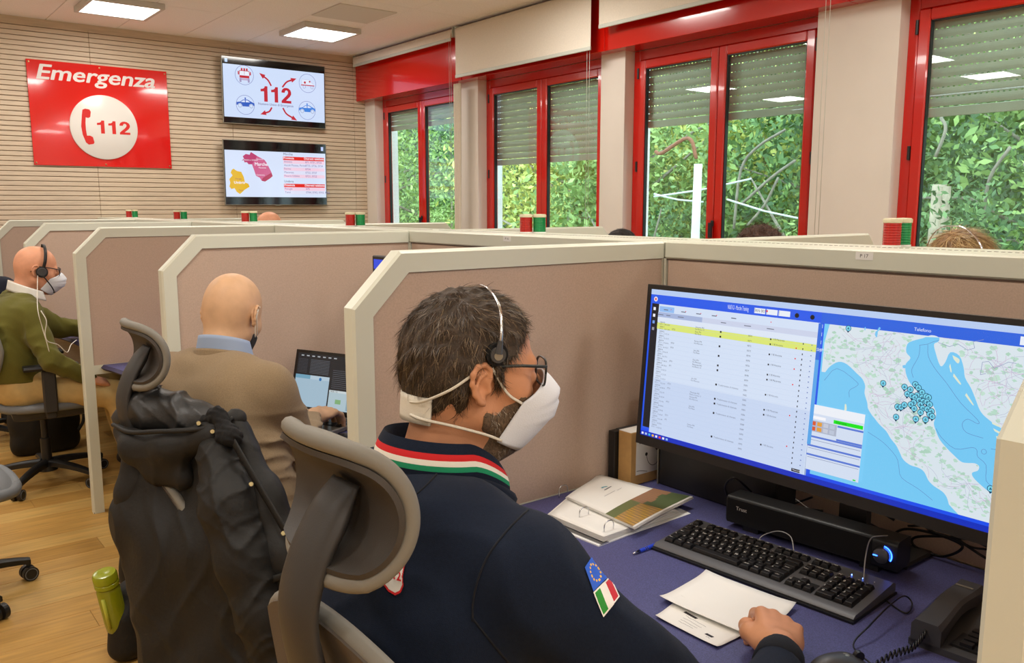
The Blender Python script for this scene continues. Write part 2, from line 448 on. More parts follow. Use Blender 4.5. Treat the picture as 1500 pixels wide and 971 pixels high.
M_blind = mat('blind_cloth', (226, 217, 202), .9, var=.03, vs=80, bump=.1, bs=600); M_alu = mat('blind_bar', (196, 200, 190), .5)
M_shut = mat('shutter_grey', (226, 226, 216), .6, var=.04, vs=8); M_ext = mat('outside_white', (254, 254, 255), .9)
M_glass = glass_mat('window_glass', f=1.5)
M_lampf = mat('lamp_frame', (206, 204, 200), .5); M_lampe = mat('lamp_diffuser', (255, 253, 246), .5, emit=4.5)
M_vent = mat('vent_plate', (220, 217, 212), .8, var=.04, vs=300)

# floor: planks laid along X
flo = MB().box((XL, YB, -.05), (X1 + .3, YF, -.004)).build('floor', M_joint); tag(flo, kind='structure')
pl = {}
def plank(L, mi):
    if (L, mi) not in pl:
        o = MB().box((0, .0012, -.004), (L - .0015, .1485, 0), bev=.0008).build('plank', (M_wood, M_wood2, M_wood3)[mi]); COL.objects.unlink(o); pl[(L, mi)] = o.data; bpy.data.objects.remove(o)
    return pl[(L, mi)]
r_ = random.Random(3); cnt = 0; rest = MB()
for j in range(int((YF - 1.2) / .15)):
    y = 1.2 + j * .15; x = -.9 - r_.random() * 1.0
    while x < 2.6:
        mi = r_.choice((0, 0, 1, 1, 2)); L = 1.2
        if cnt < 260 and x + L > -.7 and x < 1.7 and y < 8.0 and not (x > .9 + y * .3):
            o = bpy.data.objects.new('plank', plank(L, mi)); link(o, flo); o.location = (x, y, 0); cnt += 1
        else: rest.box((x, y + .0012, -.004), (x + L - .0015, y + .1485, 0), mi)
        x += L
rest.box((XL, YB, -.004), (X1, 1.199, 0)); rest.box((2.62 + 1.2, 1.2, -.004), (X1, YF, -.0005)); rest.box((XL, 1.2, -.004), (-1.9, YF, -.0005))
rest.build('far_planks', [M_wood, M_wood2, M_wood3], flo, kind='stuff')

# ceiling: tiles
ce = MB().box((XL, YB, ZC + .012), (X1 + .3, YF + .1, ZC + .08)).build('ceiling', M_tjoint); tag(ce, kind='structure')
tm = MB().box((.0025, .0025, 0), (.5675, 1.1375, .012), bev=.002).build('ceiling_tile', M_tile); COL.objects.unlink(tm); tmd = tm.data; bpy.data.objects.remove(tm)
for i in range(-10, 4):
    for j in range(-7, 4):
        x, y = 2.67 + i * .57, 4.95 + j * 1.14; 
        if x > X1 + .1 or y > YF: continue
        o = bpy.data.objects.new('ceiling_tile', tmd); link(o, ce); o.location = (x, y, ZC)

# far wall with horizontal grooved panels
wf = MB().box((XL, YF, 0), (X1 + .3, YF + .12, ZC + .05)).build('wall_far', M_groove); tag(wf, kind='structure')
sm = MB(); z = 1.0
while z < ZC - .06:
    for (a, b) in ((-1.5, .62), (.622, 1.86), (1.862, 3.12), (3.122, 4.46), (4.462, X1)): sm.box((a, YF - .010, z + .0025), (b, YF, z + .0395), bev=.003)
    z += .042
sm.build('slat', M_slat, wf, kind='stuff')
MB().box((XL, YF - .014, 0), (X1, YF, .99)).box((XL, YF - .016, ZC - .05), (X1, YF, ZC)).build('wall_panel', M_slat, wf)
wl = MB().box((XL - .1, YB, 0), (XL, YF, ZC)).build('wall_left', M_wall); tag(wl, kind='structure')
wb = MB().box((XL, YB - .1, 0), (X1, YB, ZC)).build('wall_back', M_wall); tag(wb, kind='structure')

# window wall
WIN = [(8.20, 6.62, 2.30), (6.32, 4.735, 1.865), (4.485, 2.925, 2.07), (2.425, .86, 1.98), (.55, -1.0, 2.2), (-1.3, -2.86, 2.2)]
ZB = .95; ZT = 2.62; XF = 4.68
ww = MB(); ys = [YF] + [v for a, b, _ in WIN for v in (a, b)] + [YB]
for k in range(0, len(ys), 2): ww.box((X1, ys[k + 1], 0), (X1 + .27, ys[k], ZC + .05))
for a, b, _ in WIN: ww.box((X1, b, 0), (X1 + .27, a, ZB)); ww.box((X1 + .09, b, ZT), (X1 + .27, a, ZC + .05))
wwo = ww.build('wall_right', [M_wall]); tag(wwo, kind='structure')
for n, (a, b, zs) in enumerate(WIN):
    root = bpy.data.objects.new('window_%d' % (n + 1), None); COL.objects.link(root); root.location = (XF, (a + b) / 2, ZB); tag(root, kind='structure')
    x0, x1 = XF - .0, XF + .07
    f = MB(); fw = .058
    f.box((x0 + .015, b, ZB), (x1, b + fw, ZT), bev=.004).box((x0 + .015, a - fw, ZB), (x1, a, ZT), bev=.004).box((x0 + .015, b + fw, ZT - .07), (x1, a - fw, ZT), bev=.004).box((x0 + .015, b + fw, ZB), (x1, a - fw, ZB + .06), bev=.004)
    f.build('window_frame', M_red, root, world=True)
    mid = (a + b) / 2; sw = .062
    for (s0, s1, side) in ((b + fw, mid, 0), (mid, a - fw, 1)):
        s0 += .002; s1 -= .002; zb, zt = ZB + .062, ZT - .072; s = MB()
        s.box((x0, s0, zb), (x1 - .015, s0 + sw, zt), bev=.007).box((x0, s1 - sw, zb), (x1 - .015, s1, zt), bev=.007)
        s.box((x0, s0 + sw, zt - sw), (x1 - .015, s1 - sw, zt), bev=.007).box((x0, s0 + sw, zb), (x1 - .015, s1 - sw, zb + sw), bev=.007)
        so = s.build('sash', M_red, root, world=True)
        MB().box((x0 + .026, s0 + sw, zb + sw), (x0 + .030, s1 - sw, zt - sw)).build('pane', M_glass, so, world=True)
        gk = MB(); g0, g1, z0, z1 = s0 + sw, s1 - sw, zb + sw, zt - sw
        gk.box((x0 + .012, g0, z0), (x0 + .04, g0 + .006, z1)).box((x0 + .012, g1 - .006, z0), (x0 + .04, g1, z1)).box((x0 + .012, g0, z1 - .006), (x0 + .04, g1, z1))
        gk.build('gasket', M_black, so, world=True)
        yh = (s0 - .008) if side == 0 else (s1 + .008)
        for zh in (2.42, 1.75, 1.1):
            MB().cyl((x0 + .004, yh, zh), (x0 + .004, yh, zh + .075), .009, 8).build('hinge', M_black, so, world=True)
    MB().box((x0 - .012, mid - .012, 1.36), (x0, mid + .012, 1.40), bev=.003).box((x0 - .04, mid - .010, 1.28), (x0 - .012, mid + .010, 1.385), bev=.003).build('handle', M_black, root, world=True)
    # roller shutter outside
    sh = MB(); z = zs + .055; hs = .052
    sh.box((XF + .085, b - .01, zs), (XF + .097, a + .01, zs + .05), bev=.002)
    while z < ZT + .05:
        sh.grid(lambda u, v, z=z: (XF + .085 - .006 * math.sin(PI * v), b + (a - b) * u, z + (hs - .006) * v), 1, 5)
        ny = int((a - b) / .028)
        for k in range(ny):                                      # webs between the light slots
            y = b + k * (a - b) / ny; sh.box((XF + .08505, y, z + hs - .0065), (XF + .0853, y + .016, z + hs + .0005))
        z += hs
    sh.build('shutter', M_shut, root, world=True)
    MB().box((XF + .10, b - .001, ZB), (XF + .19, b + .012, ZT)).box((XF + .10, a - .012, ZB), (XF + .19, a + .001, ZT)).box((XF + .10, b, ZB - .02), (XF + .26, a, ZB + .02)).build('outer_reveal', M_ext, root, world=True)
# shutter boxes (valances) above the windows
XV = 4.495
for n, (a, b) in enumerate(((YF, 6.425), (6.42, 4.60), (4.595, 2.675), (2.67, .72), (.715, -1.2), (-1.205, -3.1))):
    t = thing('shutter_box', ['glossy red shutter box over the window nearest the slatted wall', 'glossy red shutter box mostly covered by the lowered cream blind', 'glossy red shutter box over the third window, half covered by its blind', 'glossy red shutter box over the window at the right edge', 'red shutter box beyond the right edge', 'red shutter box farthest beyond the right edge'][n], 'shutter box', (XV + .1, (a + b) / 2, ZT))
    MB().box((XV, b, ZT), (XV + .016, a, ZC - .012), bev=.002).build('front_panel', M_red, t, world=True)
    MB().box((XV + .016, b, ZT), (XF + .014, a, ZT + .012)).build('bottom_panel', M_red, t, world=True)
    MB().box((XV - .006, b - .006, ZT - .002), (XV + .004, b + .012, ZC - .02), bev=.002).build('joint_strip', M_red, t, world=True)
# roller blinds
for n, (a, b, zb) in enumerate(((8.30, 6.45, 2.955), (6.395, 4.64, 2.625), (4.575, 2.70, 2.76), (2.62, .75, 2.655))):
    t = thing('roller_blind', ['cream roller blind rolled up over the window nearest the slatted wall', 'cream roller blind lowered over the second red shutter box', 'cream roller blind partly lowered above the third window', 'cream roller blind above the window at the right edge'][n], 'blind', (4.44, (a + b) / 2, 3.0))
    MB().lathe([(.0, b - 1e-3), (.036, b), (.036, a), (0, a + 1e-3)], 20, c=(4.445, 0, 3.03), ax='y').build('roller', M_blind, t, world=True, auto=40)
    MB().box((4.405, b + .01, zb + .02), (4.4065, a - .01, 3.03)).build('cloth', M_blind, t, world=True)
    MB().box((4.400, b + .008, zb), (4.412, a - .008, zb + .028), bev=.003).build('bottom_bar', M_alu, t, world=True)
    for yy in (b - .006, a + .006): MB().box((4.41, yy - .004, 2.985), (4.495, yy + .004, 3.075), bev=.002).build('bracket', M_alu, t, world=True)
    c = MB()
    for q in (0, .028): c.tube([(4.43, b + .045 + q, 3.02), (4.432, b + .046 + q, 2.4), (4.434, b + .047 + q * .9, 1.25)], .0016, 5)
    c.tube(spline([(4.434, b + .047, 1.25), (4.434, b + .058, 1.225), (4.434, b + .072, 1.25)], 4), .0016, 5)
    c.build('pull_cord', M_alu, t, world=True, smooth=True)
cu = MB().grid(lambda u, v: (4.50 + .012 * math.sin(u * 22), 6.56 - .10 * u * (1 + .15 * (1 - v)), 2.6 - 1.45 * v), 30, 8).build('curtain', M_blind); tag(cu, 'narrow cream curtain gathered between the two windows nearest the slatted wall', 'curtain')

# ceiling lights
def ceiling_light(x, y, label, group=None):
    t = thing('ceiling_light', label, 'ceiling light', (x, y, ZC), group=group); h = .275; z0 = -.045
    f = MB(); f.box((-h, -h, z0), (h, -h + .03, 0), bev=.003).box((-h, h - .03, z0), (h, h, 0), bev=.003).box((-h, -h + .03, z0), (-h + .03, h - .03, 0), bev=.003).box((h - .03, -h + .03, z0), (h, h - .03, 0), bev=.003)
    f.build('frame', M_lampf, t); MB().box((-h + .03, -h + .03, z0 + .004), (h - .03, h - .03, z0 + .012)).build('diffuser', M_lampe, t)
    l = bpy.data.lights.new('lamp', 'AREA'); l.shape = 'SQUARE'; l.size = .48; l.energy = LAMP_W; l.color = (1, .955, .89)
    lo = bpy.data.objects.new('lamp', l); link(lo, t); lo.location = (0, 0, z0 - .003)
ceiling_light(1.89, 7.45, 'square ceiling light panel above the red emergency sign')
ceiling_light(3.57, 7.34, 'square ceiling light panel nearest the window corner')
for i, x in enumerate((-1.5, .2, 1.89, 3.57)):
    for j, y in enumerate((4.6, 1.75, -1.1, -3.2)): ceiling_light(x, y, 'square ceiling light panel outside the picture, seen only in reflections', 'ceiling lights over the desks')
for y in (7.4,):
    for x in (.2, -1.5): ceiling_light(x, y, 'square ceiling light panel outside the picture, seen only in reflections', 'ceiling lights over the desks')
t = thing('ceiling_vent', 'flat grey square ceiling plate beside the light nearest the windows', 'vent', (3.50, 6.55, ZC))
MB().box((-.26, -.26, -.008), (.26, .26, 0), bev=.002).build('plate', M_vent, t)

# ---------------------------------------------------------------- outside
M_leaf = {}
def leafm(name, c1, c2):
    m = mat(name, c1, .6); nt = m.node_tree; g = nt.nodes.new('ShaderNodeNewGeometry'); mx = nt.nodes.new('ShaderNodeMix'); mx.data_type = 'RGBA'
    mx.inputs[6].default_value = lin(c1); mx.inputs[7].default_value = lin(c2); nt.links.new(g.outputs['Random Per Island'], mx.inputs[0])
    b = nt.nodes['Principled BSDF']; nt.links.new(mx.outputs[2], b.inputs['Base Color']); b.inputs['Transmission Weight'].default_value = 0; return m
LF = [leafm('leaf_green', (96, 132, 66), (176, 206, 122)), leafm('leaf_dark', (62, 98, 58), (128, 166, 104)), leafm('leaf_yellow', (150, 170, 76), (226, 222, 124))]
M_bark = mat('bark', (150, 142, 128), .9, var=.25, vs=12, bump=.4, bs=40); M_ground = mat('grass_bank', (96, 110, 66), .95, var=.3, vs=3)
g = MB().box((5.2, -12, -1.2), (40, 45, -1.0)).build('ground', M_ground); tag(g, kind='structure')
hb = MB().grid(lambda u, v: (15 + 6 * v, -14 + 62 * u, -1.0 + 7.5 * v + .5 * math.sin(u * 40)), 40, 8).build('bank', mat('undergrowth', (52, 76, 46), .95, var=.5, vs=1.5)); tag(hb, kind='structure')
def tree(x, y, z0, ht, R, n, lm, name, label, lsz=.10, group='trees and bushes outside the windows'):
    t = thing(name, label, 'tree' if 'tree' in name else 'bush', (x, y, -1.0), group=group)
    k = np.arange(n); cl = rng.integers(0, 26, n); cc = rng.normal(0, 1, (26, 3)); cc /= np.linalg.norm(cc, axis=1)[:, None]; cc *= rng.uniform(.35, 1, (26, 1)) * np.array([R * .8, R, ht / 2])
    P = cc[cl] + rng.normal(0, 1, (n, 3)) * R * .2 + np.array([0, 0, z0 + ht / 2])
    u = rng.normal(0, 1, (n, 3)); u /= np.linalg.norm(u, axis=1)[:, None]; v = np.cross(u, rng.normal(0, 1, (n, 3))); v /= np.linalg.norm(v, axis=1)[:, None]
    s = lsz * rng.uniform(.6, 1.3, (n, 1)); A = P + u * s; B = P + v * s * .45; C_ = P - u * s; E_ = P - v * s * .45
    V = np.stack([A, B, C_, E_], 1).reshape(-1, 3); Q = np.arange(n * 4).reshape(-1, 4)
    raw_mesh('foliage', V, Q, LF[lm], t, world=False, kind='stuff')
    b = MB(); b.tube(spline([(0, 0, 0), (.1, .1, z0 + ht * .3), (-.05, 0, z0 + ht * .75)], 4), [.10, .09, .085, .08, .075, .06, .05, .04, .03], 7)
    for q in range(7):
        a = rng.uniform(0, 6.28); h = z0 + ht * rng.uniform(.15, .6); b.tube([(0, 0, h), (R * .5 * math.cos(a), R * .5 * math.sin(a), h + .5), (R * .95 * math.cos(a), R * .95 * math.sin(a), h + .7 + rng.uniform(-.3, .5))], [.03, .02, .008], 5)
    b.build('trunk', M_bark, t, smooth=True); return t
TLAB = ['leafy green tree outside the third window, behind the bare branches', 'dark green tree outside between the second and third window', 'green tree close outside, seen through the second window', 'yellow green tree seen through the right half of the second window', 'green tree seen through the first window', 'dark tree farther back seen through the first window', 'distant green tree beyond the first window', 'dark tree right of the sawn twin trunk', 'tall green tree behind the sawn twin trunk', 'tall green tree farther back behind the third window', 'tall dark tree farther back behind the second window', 'green tree beyond the right edge', 'tall yellow green tree farther back behind the second window', 'most distant dark tree beyond the first window']
BLAB = ['low green bush beside the sawn twin trunk', 'low green bush under the third window, left of the pole', 'low dark bush seen through the right half of the second window', 'low yellow green bush seen through the left half of the second window', 'low green bush at the foot of the first window', 'low dark bush right of the pale pole']
for kk, (x, y, z0, ht, R, lm) in enumerate(((9.5, 3.2, .6, 5.2, 1.7, 0), (10.2, 5.6, .3, 5.5, 1.9, 1), (8.8, 8.2, .4, 5.0, 1.7, 0), (10.0, 11.0, .3, 5.6, 2.1, 2), (9.2, 14.4, .3, 5.2, 2.2, 0), (10.5, 18.5, .2, 6, 2.6, 1), (12.5, 24, .2, 6.5, 3.3, 0), (9.2, .9, .5, 5, 1.6, 1), (11.8, 2.0, .4, 6.2, 2.2, 0), (12.2, 6.8, .4, 6.2, 2.4, 0), (12.0, 13, .4, 6.2, 2.6, 1), (13, -1, .4, 6.4, 2.4, 0), (13.5, 9.5, .4, 6.5, 2.6, 2), (13, 30, .2, 7, 3.6, 1))):
    tree(x, y, z0, ht, R, 9000, lm, 'leafy_tree', TLAB[kk], .058 if x < 11 else .085)
for kk, (x, y, lm) in enumerate(((8.0, 2.3, 0), (8.2, 5.0, 0), (7.9, 7.4, 1), (8.4, 10, 2), (8.5, 12.5, 0), (7.7, 3.7, 1))): tree(x, y, .3, 2.4, .85, 4500, lm, 'garden_bush', BLAB[kk], .04)
p = onX(1018, 300, 7.2); t = thing('garden_pole', 'pale straight pole outside the third window', 'pole', (p.x, p.y, -1.0))
MB().tube([(0, 0, 0), (.02, -.01, onX(1023, 240, 7.2).z + 1)], [.055, .045], 10).build('shaft', mat('pale_wood', (226, 224, 216), .8, var=.08, vs=8), t, smooth=True)
p2 = onX(960, 222, 7.2); MB().tube(spline([(0, 0, 3.0), (.0, .12, 3.22), (0, p2.y - p.y - .1, p2.z + .98), (0, p2.y - p.y, p2.z + 1.0)], 5), .02, 6).build('lamp_arm', mat('rusty', (150, 96, 70), .7), t, smooth=True)
p = onX(1372, 330, 8.0); t = thing('tree_stump', 'sawn pale twin trunk outside the window at the right edge', 'stump', (p.x, p.y, -1.0))
zt = onX(1370, 270, 8.0).z + 1
MB().tube([(0, 0, 0), (.02, .01, zt * .6), (0, 0, zt)], [.09, .075, .062], 10).tube([(.02, -.07, zt * .5), (0, -.06, zt - .02)], [.05, .045], 8).build('trunk', mat('cut_bark', (186, 172, 150), .9, var=.2, vs=14, bump=.4, bs=40), t, smooth=True)
wr = MB()
for a, b in (((958, 288), (1100, 262)), ((1065, 292), (1180, 322)), ((958, 284), (1030, 296))):
    A, B = onX(*a, 7.3), onX(*b, 7.3); wr.tube([A, (A + B) / 2 - Vector((0, 0, .02)), B], .010, 5)
wr.build('garden_wire', mat('wire_white', (225, 228, 232), .6), smooth=True, label='pale wires strung across the garden outside the third window', cat='wire')
br = MB()
for P in (((1075, 335), (1085, 250), (1110, 215), (1150, 190)), ((1085, 300), (1130, 260), (1165, 235)), ((1095, 330), (1120, 300), (1140, 260)), ((1440, 320), (1450, 260), (1480, 215)), ((1370, 230), (1385, 190), (1378, 172))):
    br.tube(spline([onX(*q, 7.9) for q in P], 4), .016, 5)
br.build('bare_branches', M_bark, smooth=True, label='thin bare pale branches among the leaves outside the windows', cat='branch', kind='stuff')
# ================================================================ cubicle partitions and desks
W = 1.38; Y0 = .2315; X0 = 1.823; HS = 1.396; LP = .9836; TW = .047; RL = .048; FR = .049; BX = .1205; BZ = .12
M_frame = mat('partition_frame', (214, 216, 200), .38, var=.02, vs=3, spec=.4)
M_fab = mat('partition_fabric', (196, 172, 154), .95, var=.07, vs=260, bump=.35, bs=900)
M_seam = mat('dark_seam', (84, 66, 54), .9)
M_desk = mat('desk_laminate', (76, 77, 124), .5, var=.35, vs=420, bump=.04, bs=500)
M_edge = mat('desk_edge', (52, 48, 84), .5); M_white = mat('white_label', (238, 238, 234), .6); PR = attr_mat('print', rough=.6)
def outl(x0, sgn, y, z0, ins, ln=LP):
    """bevelled side outline at plane y; x0 spine face, sgn -1 towards the aisle"""
    i = ins; bz = .0204 if ins else 0
    e = x0 + sgn * (ln - i * FR / RL)
    return [(x0, y, z0), (e, y, z0), (e, y, HS - BZ - bz * (i / RL)), (x0 + sgn * (ln - BX - bz * (i / RL)), y, HS - i), (x0, y, HS - i)]
def partition(n, label, near_side=True, y=None, dz=0):
    yy = Y0 + n * W if y is None else y; sg = -1 if near_side else 1; x0 = X0 if near_side else X0 + .25
    t = thing('cubicle_partition', label, 'partition', (x0 + sg * LP / 2, yy + TW / 2, 0))
    # frame with rounded edges: outline band swept in steps
    zlow = 0. if near_side else .68
    o = outl(x0, sg, 0, zlow, 0); i_ = outl(x0, sg, 0, .735, RL)
    path_o = [Vector(o[1]), Vector(o[2]), Vector(o[3]), Vector(o[4])]; path_i = [Vector((i_[1][0], 0, zlow)), Vector(i_[2]), Vector(i_[3]), Vector((x0, 0, HS - RL))]
    b = .006; rings = []
    for po, pi_ in zip(path_o, path_i):
        d = (pi_ - po).normalized()
        q = [po + d * b + Vector((0, yy, 0)), po + Vector((0, yy + b, 0)), po + Vector((0, yy + TW - b, 0)), po + d * b + Vector((0, yy + TW, 0)), pi_ + Vector((0, yy + TW, 0)), pi_ + Vector((0, yy, 0))]
        q[0].y = yy; rings.append(q)
    MB().loft(rings).build('frame', M_frame, t, world=True)
    f = outl(x0, sg, 0, .735, RL - .001)
    MB().prism([(p[0], yy + .007, p[2]) for p in f], (0, TW - .014, 0)).build('fabric_panel', M_fab, t, world=True)
    s = MB(); P = [Vector((p[0], 0, p[2])) for p in f[1:]]
    for ys in (yy + .0045, yy + TW - .0045): s.tube([p + Vector((0, ys, 0)) for p in P], .0022, 4)
    s.build('seam', M_seam, t, world=True)
    MB().box((x0, yy + .006, .69), (x0 + sg * (LP - FR), yy + TW - .006, .735)).build('cross_rail', M_frame, t, world=True)
    if near_side: MB().box((x0 - LP + .002, yy + .002, 0), (x0 - LP + FR - .002, yy + TW - .002, .006)).build('foot', M_black, t, world=True)
    return t
partition(0, 'partition end post at the right edge, nearest the camera', y=Y0 + .0455)
NL = ['cubicle partition beside the man in the navy jacket', 'cubicle partition behind the bald man in the beige sweater', 'cubicle partition with a full length post, left of the empty chair bay', 'cubicle partition behind the man in the olive sweater', 'cubicle partition fifth back in the row', 'last cubicle partition next to the slatted wall']
for n in range(1, 6): partition(n, NL[n - 1])
FLb = ['far side partition whose corner peeks up below the window at the right edge', 'far side partition whose corner peeks up left of the dark haired head', 'far side partition whose corner peeks up under the first window', 'far side partition near the slatted wall', 'far side partition farthest back']
for n in range(1, 6): partition(n, FLb[n - 1], False)
SL = ['partition spine rail behind the big monitor', 'partition spine rail behind the beige sweater bay', 'third partition spine section from the camera', 'fourth partition spine section from the camera', 'fifth partition spine section from the camera', 'last partition spine section at the slatted wall']
for n in range(-1, 6):
    ya, yb = Y0 + n * W, min(Y0 + (n + 1) * W, YF - .03)
    if n == -1: ya, yb = -.9, Y0
    t = thing('spine_partition', SL[n] if n >= 0 else 'partition spine section beyond the right edge', 'partition', (X0 + .125, (ya + yb) / 2, 0))
    g = .0015
    MB().box((X0, ya + g, HS - RL), (X0 + .25, yb - g, HS), bev=.004).build('top_rail', M_frame, t, world=True)
    for (xa, xb) in ((X0 + .006, X0 + .02), (X0 + .23, X0 + .244)): MB().box((xa, ya + .012, .735), (xb, yb - .012, HS - RL - .002)).build('fabric_panel', M_fab, t, world=True)
    MB().box((X0, ya + g, 0), (X0 + .25, ya + .008, HS - RL)).box((X0, yb - .008, 0), (X0 + .25, yb - g, HS - RL)).build('corner_post', M_frame, t, world=True)
    MB().box((X0 + .004, ya, HS - RL - .004), (X0 + .246, yb, HS - RL)).build('seam', M_seam, t, world=True)
    MB().box((X0 + .03, ya + .01, .0), (X0 + .22, yb - .01, .73)).build('cable_duct', M_frame, t, world=True)
    pf = MB(); k = 0
    for y in np.arange(ya + .03, yb - .03, .014): pf.box((X0 + .13, y, HS - .0005), (X0 + .136, y + .007, HS + .0006))
    pf.build('perforation', M_seam, t, world=True, kind='stuff')
# desks
def desk(n, xf, label, curve=0.):
    ya, yb = Y0 + n * W + TW + .001, Y0 + (n + 1) * W - .001
    if n == 0: ya = Y0 + .0455 + TW + .002
    if n == 5: yb = YF - .03
    t = thing('desk', label, 'desk', ((xf + X0) / 2, (ya + yb) / 2, 0))
    N = 10; pts = [(X0 - .002, ya), (X0 - .002, yb)] + [(xf - curve * (abs(2 * k / N - 1) ** 2.2), yb + (ya - yb) * k / N) for k in range(N + 1)]
    MB().prism([(x, y, .709) for x, y in pts], (0, 0, .026)).build('desktop', M_desk, t, world=True)
    e = MB(); P = [Vector((x - .0006, y, .722)) for x, y in pts[2:]]; e.tube(P, .0125, 4); e.build('edge_band', M_edge, t, world=True)
    MB().box((X0 - .06, ya + .02, .25), (X0 - .045, yb - .02, .709)).build('modesty_panel', M_frame, t, world=True)
    for yy in (ya + .02, yb - .05): MB().box((X0 - .12, yy, 0), (X0 - .09, yy + .03, .709)).build('leg', M_frame, t, world=True)
desk(0, 1.065, 'violet speckled desk with the big monitor and keyboard', .03)
desk(1, 1.0, 'violet desk under the open laptop', .05); desk(2, .99, 'empty violet desk between the full length post and the beige sweater bay', .06)
desk(3, .99, 'violet desk of the man in the olive sweater', .06); desk(4, .99, 'fifth violet desk back in the row', .06); desk(5, .99, 'farthest violet desk by the slatted wall', .06)
# far side desks (mostly hidden)
# signal lights on the spine
M_lr = mat('red_lens', (178, 22, 14), .18, var=.25, vs=3, stretch=(60, 60, .01), coat=.3); M_lg = mat('green_lens', (12, 140, 76), .18, var=.2, vs=3, stretch=(60, 60, .01), coat=.3); M_cap = mat('cream_cap', (206, 198, 164), .5)
BL = ['red and green signal light nearest the camera, next to the blonde head', 'red and green signal light below the second window', 'red and green signal light below the wall screens, beside the first window', 'red and green signal light under the lower wall screen', 'red and green signal light second from the left', 'leftmost and smallest red and green signal light']
for k in range(6):
    x = X0 + .20; y = (1.04, 2.435, 3.83, 5.24, 6.63, 8.0)[k]
    t = thing('signal_light', BL[k], 'signal light', (x, y, HS), rz=(math.atan2(y, x) - PI / 2) * (.5 if k == 0 else 1.))
    t.rotation_euler.z = math.atan2(y, x) - PI / 2 if k else -.75
    for s_, m_, nm in ((-1, M_lr, 'red_lens'), (1, M_lg, 'green_lens')):
        cx = s_ * .025 if k else (-.012 if s_ < 0 else .022); rr = .0238 if k else .021; cy = 0 if k else (0 if s_ < 0 else .028)
        pr = []; nseg = 24
        for q in range(9):
            z = .004 + .050 * q / 8
            pr += [(rr, z), (rr, z + .0045), (rr - .0012, z + .0052)]
        MB().lathe([(0, .004)] + pr[:-1] + [(0, pr[-1][1])], nseg, c=(cx, cy, 0)).build(nm, m_, t, auto=50)
        MB().lathe([(0, .058), (rr + .0015, .058), (rr + .0015, .066), (rr - .002, .069), (0, .070)], nseg, c=(cx, cy, 0)).build('cap', M_cap, t, auto=50)
        MB().lathe([(0, 0), (rr + .001, 0), (rr + .001, .004), (0, .004)], nseg, c=(cx, cy, 0)).build('base', M_white, t, auto=50)
for n, (ya, s_) in enumerate(((1.01, 'P 17'), (2.335, 'P 16'))):
    t = thing('number_label', 'small white %s label on the spine rail %s' % (s_, ('below the nearest signal light', 'below the second signal light')[n]), 'label', (X0, ya, HS - .012))
    MB().box((X0 - .001, ya - .021, HS - .0235), (X0 - .0001, ya + .021, HS - .0055)).build('paper', M_white, t, world=True)
    sh = Sheet((X0 - .0012, ya, HS - .018), (0, -1, 0), (0, 0, 1), (-1, 0, 0)); sh.text(s_, 0, 0, .008, (40, 40, 40), al='c'); sh.build('print', PR, t)

# ================================================================ wall: sign and screens
M_sign = mat('sign_red', (214, 16, 12), .1, spec=.6, coat=.6); M_disc = mat('sign_white', (226, 222, 216), .25, spec=.5)
t = thing('emergency_sign', 'glossy red Emergenza 112 sign with a telephone in a white disc', 'sign', (1.93, YF - .015, 2.30))
yw = YF - .0125
sg = MB().box((1.352, yw - .012, 1.852), (2.508, yw, 2.742), bev=.002).build('board', M_sign, t, world=True)
MB().lathe([(0, yw - .026), (.278, yw - .026), (.283, yw - .023), (.283, yw - .012), (0, yw - .012)], 72, c=(1.935, 0, 2.20), ax='y').build('disc', M_disc, t, world=True, auto=40)
sh = Sheet((1.93, yw - .013, 2.30), (1, 0, 0), (0, 0, 1), (0, -1, 0)); sh.text('Emergenza', -.02, .285, .125, (226, 222, 220), bold=.022, shear=.22, al='c', fit=.97)
sh.build('lettering', PR, t)
sh = Sheet((1.935, yw - .0265, 2.20), (1, 0, 0), (0, 0, 1), (0, -1, 0)); R_ = (206, 26, 18)
sh.n112(.075, -.055, .115, .285, R_)
P = [(-.18, .10), (-.172, .145), (-.15, .155), (-.115, .15), (-.105, .13), (-.112, .085), (-.13, .075), (-.15, .08), (-.155, .03), (-.155, -.03), (-.15, -.08), (-.125, -.078), (-.102, -.09), (-.092, -.135), (-.10, -.15), (-.14, -.158), (-.162, -.14), (-.185, -.07), (-.192, 0)]
sh.poly(P, R_); sh.build('emblem', PR, t)
for (x, z) in ((1.37, 2.72), (1.93, 2.72), (2.49, 2.72), (1.37, 1.872), (1.93, 1.872), (2.49, 1.872)): MB().lathe([(0, yw - .018), (.006, yw - .017), (.008, yw - .012)], 10, c=(x, 0, z), ax='y').build('screw', mat('brass', (190, 160, 110), .3, 1), t, world=True)
SCR = attr_mat('screen_picture', emit=1.0, rough=.12); SCRM = attr_mat('monitor_picture', emit=.95, rough=.25)
M_tvb = mat('tv_gloss_black', (14, 14, 16), .08, spec=.6); M_silver = mat('tv_silver_edge', (150, 146, 134), .35, .6)
